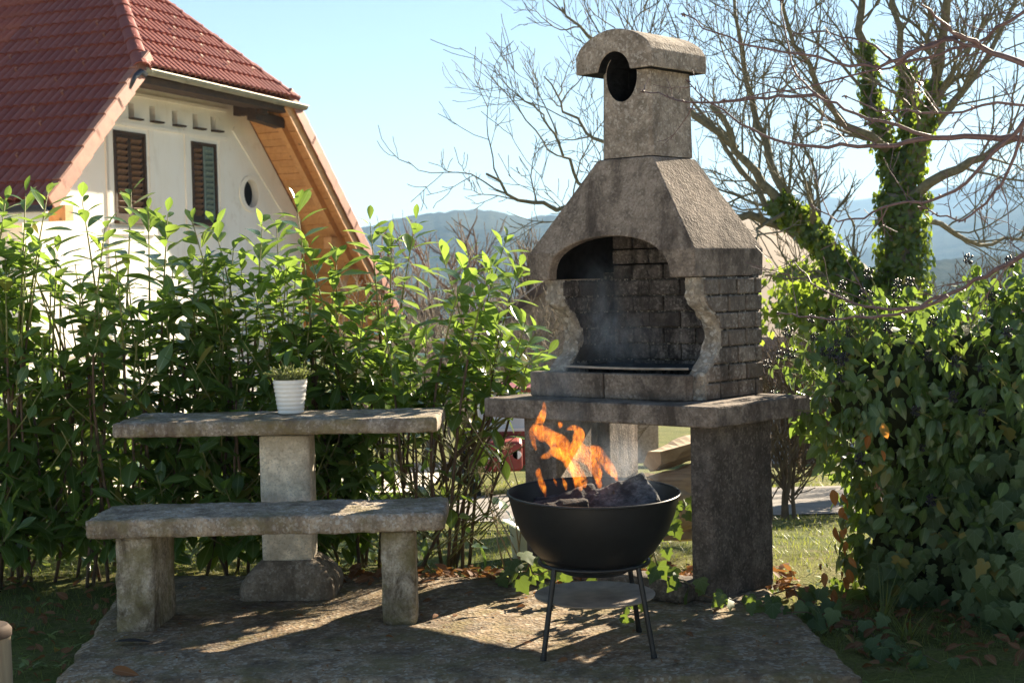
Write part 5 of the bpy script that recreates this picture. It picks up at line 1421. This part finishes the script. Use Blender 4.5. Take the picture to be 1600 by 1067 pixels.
# ------------------------------------------------------------------ ground cover
SLABC = [(-1.43, 4.33), (1.02, 4.20), (.96, 5.62), (-1.62, 5.98)]
def in_slab(x, y, g=0.0):
    s = True
    for (x0, y0), (x1, y1) in zip(SLABC, SLABC[1:] + SLABC[:1]):
        L = math.hypot(x1 - x0, y1 - y0)
        if ((x1 - x0) * (y - y0) - (y1 - y0) * (x - x0)) / L < -g: s = False
    return s
def on_lane(x, y): return 9.25 + .02 * x < y < 13.3 + .1 * x and -14 < x < 40
def grass():
    rnd = random.Random(3); mats = []
    for _ in range(60000):
        y = 3.6 + 12 * rnd.random() ** 1.9; x = rnd.uniform(-.42, .46) * y * 1.1
        if in_slab(x, y, -.02) or on_lane(x, y): continue
        if fbm((x, y, 0), 1.3, 8) < -.18 and rnd.random() < .8: continue
        if any(ell_q(V((x, y, .05)), e) < .7 for e in EL): continue
        h = rnd.uniform(.02, .055) * (1 if y < 7 else .9); a = rnd.uniform(0, 6.28); t = rnd.uniform(.1, .95)
        d = V((math.cos(a) * t, math.sin(a) * t, 1))
        w_ = .0035 + .0012 * max(0, y - 6)
        mats.append(np.array(frame((x, y, ground_z(x, y) - .004), d, V((-math.sin(a), math.cos(a), 0)).cross(d), (w_, h, h))))
    o = part('grass', scatter_mesh('grass', BLADE, mats), GRASSM, None); tag(o, 'short green and yellowish grass around the slab and on the lawn', 'grass', kind='stuff')
    mats = []
    for k in range(1500):
        if k % 3: x, y = rnd.uniform(-2.6, -1.45), rnd.uniform(4.1, 6.9)
        else: x, y = rnd.uniform(1.0, 1.9), rnd.uniform(4.1, 6.0)
        if in_slab(x, y, .02) or fbm((x, y, 0), 1.8, 12) < -.05: continue
        a = rnd.uniform(0, 6.28); d = V((math.cos(a), math.sin(a), rnd.uniform(.2, 1.0)))
        mats.append(np.array(frame((x, y, ground_z(x, y) + rnd.uniform(0, .06)), d, V((0, 0, 1)), rnd.uniform(.02, .045))))
    for k in range(1100):
        x, y = rnd.uniform(-2.7, -.45), rnd.uniform(6.35, 7.3); a = rnd.uniform(0, 6.28)
        mats.append(np.array(frame((x, y, ground_z(x, y) + rnd.uniform(.0, .2)), V((math.cos(a), math.sin(a), rnd.uniform(.1, .9))), V((0, 0, 1)), rnd.uniform(.04, .085))))
    o = part('ground_cover', scatter_mesh('ground_cover', OVATE, mats), leaf_mat('weed_leaf', (.06, .11, .03), (.15, .21, .06), (.38, .46, .1), .5, .4), None)
    tag(o, 'low leafy weeds beside the slab', 'weeds', kind='stuff')
grass()
def litter():
    rnd = random.Random(9); mats = []
    def put(x, y, z, s, stand=.5):
        a = rnd.uniform(0, 6.28); d = V((math.cos(a), math.sin(a), rnd.gauss(0, stand)))
        mats.append(np.array(frame((x, y, z + .012 + .02 * rnd.random()), d, V((rnd.gauss(0, .5), rnd.gauss(0, .5), 1)), s)))
    for _ in range(760):
        t = rnd.random(); x = lerp(-.75, 1.15, t); y = lerp(5.88, 5.66, t) + rnd.gauss(.05, .13)
        put(x, y, 0 if in_slab(x, y) else -.05, rnd.uniform(.03, .07))
    for _ in range(260):
        x = rnd.uniform(1.1, 2.0); y = rnd.uniform(4.5, 5.6); put(x, y, ground_z(x, y), rnd.uniform(.025, .06))
    for _ in range(230):
        x = rnd.uniform(-2.4, -1.5); y = rnd.uniform(4.2, 6.2); put(x, y, ground_z(x, y), rnd.uniform(.025, .055))
    for _ in range(520):
        x = rnd.uniform(-1.4, .95); y = rnd.uniform(4.25, 5.8); put(x, y, -.012, rnd.uniform(.004, .016) if rnd.random() < .93 else rnd.uniform(.02, .04), .1)
    o = part('leaf_litter', scatter_mesh('leaf_litter', [OVATE[0], OVATE[1]], mats), DEADM, None)
    tag(o, 'brown fallen leaves along the back and sides of the slab', 'leaves', kind='stuff')
litter()
# curled leaf at the front edge, dark leaf on the slab
v, f, uv = long_leaf(.34, .5, .9, 6, .45)
o = part('fallen_leaf', scatter_mesh('fallen_leaf', (v, f, uv), [np.array(frame((-1.27, 4.40, .016), V((.85, -.5, .02)), V((-.3, -.6, .5)), (.045, .10, .04)))]), DEADM, None); tag(o, 'large curled brown leaf at the front edge of the slab', 'leaf')
o = part('dark_leaf', scatter_mesh('dark_leaf', (v, f, uv), [np.array(frame((-1.37, 4.78, .010), V((1, .12, 0)), V((0, 0, 1)), (.06, .13, .02)))]), plain('dark_wet_leaf', (.02, .021, .026), .5, var=.3, scale=40), None); tag(o, 'flat dark leaf lying on the slab by the left bench leg', 'leaf')

# ------------------------------------------------------------------ trailing ivy, weeds, tufts
def vine(label, pts, n, size, seed, yoff=.0):
    rnd = random.Random(seed); P = [V(p) for p in pts]; P = wander(P, 4, .012, rnd)
    T = thing('ivy_vine', label, 'ivy', P[0], 'ivy runners around the barbecue')
    part('stem', MB().tube(P, [lerp(.004, .0015, k / (len(P) - 1)) for k in range(len(P))], 5), STEM, T)
    for k in range(n):
        j = rnd.randint(0, len(P) - 2); q = P[j].lerp(P[j + 1], rnd.random()); a = rnd.uniform(0, 6.28)
        off = V((math.cos(a), math.sin(a), rnd.uniform(.1, 1.0))) * rnd.uniform(.02, .07); q2 = q + off
        part('petiole', MB().tube([q, q2], .0011, 3), YSTEM, T) if k % 3 == 0 else None
        nn = V((rnd.gauss(-.1, .4), rnd.gauss(-.6, .4), rnd.uniform(.3, 1)))
        inst('leaf', IVY_ME[k % 3], frame(q2, V((rnd.gauss(0, .5), rnd.gauss(-.3, .4), -.7)), nn, size * rnd.uniform(.7, 1.25)), T)
vine('ivy runner trailing over the slab at the foot of the right pillar', [B(.2, .1, .25), B(.26, .02, .16), B(.34, -.02, .10), B(.44, 0, .08), B(.5, .02, .04), V((.86, 5.02, .03)), V((1.02, 5.0, 0)), V((1.15, 5.05, -.04))], 34, .062, 1)
vine('ivy runner climbing between the pillars below the shelf', [B(.05, .1, 0), B(.12, .09, .12), B(.2, .12, .22), B(.3, .12, .3), B(.36, .16, .36)], 40, .05, 2)
vine('ivy runner under the left side of the fire bowl', [V((-.1, 5.62, .0)), V((.0, 5.5, .05)), V((.05, 5.4, .12)), V((.12, 5.3, .1)), V((.2, 5.2, .02))], 22, .065, 3)
vine('ivy runner on the ground below the ash plate', [B(-.1, .05, .01), B(.1, -.03, .03), B(.25, -.08, .03), V((.42, 4.9, .02))], 18, .05, 4)
vine('ivy runner in the grass at the right edge of the slab', [V((1.0, 5.55, 0)), V((1.1, 5.3, -.03)), V((1.22, 5.0, -.04)), V((1.2, 4.7, -.05)), V((1.35, 4.5, -.05))], 26, .06, 5)
def weed(label, stalks, seed):
    rnd = random.Random(seed); b = V(stalks[0][0]); T = thing('dry_weed', label, 'weed', b)
    for k, (p, q) in enumerate(stalks):
        p, q = V(p), V(q); mid = p.lerp(q, .5) + V((rnd.gauss(0, .03), rnd.gauss(0, .03), .03))
        part('stalk', MB().tube([p, mid, q], [.004, .003, .0018], 5), DRYM, T)
        m = MB()
        for _ in range(26):
            d = V((rnd.gauss(0, 1), rnd.gauss(0, 1), rnd.gauss(.5, .8))).normalized() * rnd.uniform(.015, .04); m.tube([q, q + d], [.0007, .0007], 3); m.tube([q + d * .9, q + d * 1.0, q + d * 1.12], [.0005, .0028, .0005], 4)
        part('seed_head', m, DRYM, T)
weed('dry weed stalks with seed heads between hedge and fire bowl', [((.02, 5.95, -.02), (-.19, 5.9, .63)), ((0, 5.96, -.02), (-.03, 5.92, .5)), ((.0, 5.95, -.02), (-.12, 5.9, .33)), ((-.05, 5.98, -.02), (-.08, 5.95, .2)), ((.03, 5.9, 0), (-.15, 5.85, .42))], 2)
def tuft(label, c, n, h, seed):
    rnd = random.Random(seed); c = V((c[0], c[1], ground_z(*c))); T = thing('grass_tuft', label, 'grass', c, 'grass tufts below the ivy')
    for k in range(n):
        a = rnd.uniform(0, 6.28); d = V((math.cos(a) * .45, math.sin(a) * .45, 1)); l_ = h * rnd.uniform(.5, 1.1)
        o = inst('blade', BLADE_ME, frame(c + V((rnd.gauss(0, .012), rnd.gauss(0, .012), 0)), d, V((math.cos(a), math.sin(a), 0)), (.008, l_, l_)), T)
BLADE_ME = base_mesh('blade', BLADE, GRASSM)
p = atZ(1378, 965, -.06); tuft('tall grass tuft at the left foot of the ivy bush', (p.x, p.y), 14, .26, 1)
p = atZ(1420, 995, -.06); tuft('spreading grass tuft right of the tall tuft under the ivy', (p.x, p.y), 18, .20, 2)

# ------------------------------------------------------------------ smoke and haze
def volume_box(name, lo, hi, label, dens, col, noise=None, aniso=.3):
    lo, hi = V(lo), V(hi); m = MB().box((lo + hi) / 2, hi - lo)
    t = NT(name); t.t.nodes.remove(t.b); v = t.n('VolumePrincipled'); v.inputs['Color'].default_value = (*col, 1); v.inputs['Anisotropy'].default_value = aniso
    v.inputs['Density'].default_value = dens
    t.l(v.outputs[0], t.out.inputs['Volume'])
    o = part(name, m, t.m, None); tag(o, label, name, kind='stuff'); return o, t, v
HAZE = True
if HAZE:
    volume_box('haze', (-7000, -60, -40), (7000, 5800, 370), 'pale blue haze over the distant hills', 2.0e-4, (.40, .66, 1.0), aniso=.0)
def smoke():
    T = thing('smoke', 'thin bluish smoke drifting from the fire bowl into the firebox', 'smoke', BC + V((0, .3, .6))); T['kind'] = 'stuff'
    t = NT('smoke'); t.t.nodes.remove(t.b); v = t.n('VolumePrincipled'); v.inputs['Color'].default_value = (.72, .85, 1, 1)
    n1 = t.noise(1, 4, .65, co=t.pos((12, 12, 7)), dist=1.4)
    tc = t.n('TexCoord'); ln = t.n('VectorMath', operation='LENGTH'); t.l(tc.outputs['Object'], ln.inputs[0])
    fall = t.ramp(ln.outputs['Value'], [(.1, 1), (.98, 0)])
    t.l(t.math('MULTIPLY', t.math('MULTIPLY', t.ramp(n1, [(.42, 0), (.68, 1)]), fall), 3.2), v.inputs['Density'])
    t.l(v.outputs[0], t.out.inputs['Volume'])
    bm = bmesh.new(); bmesh.ops.create_icosphere(bm, subdivisions=3, radius=1); me = bpy.data.meshes.new('smoke_puff'); bm.to_mesh(me); bm.free(); me.materials.append(t.m)
    for p, r in ((B(-.17, .33, 1.08), (.16, .17, .26)), (B(-.22, .1, .82), (.14, .16, .17)), (B(-.05, .02, .62), (.24, .22, .14)), (BC + V((.1, .1, .57)), (.16, .15, .13)), (B(-.1, .35, .95), (.2, .18, .16))):
        o = inst('smoke_puff', me, M.Translation(p) @ M.Diagonal((*r, 1)), T); o['kind'] = 'stuff'
smoke()
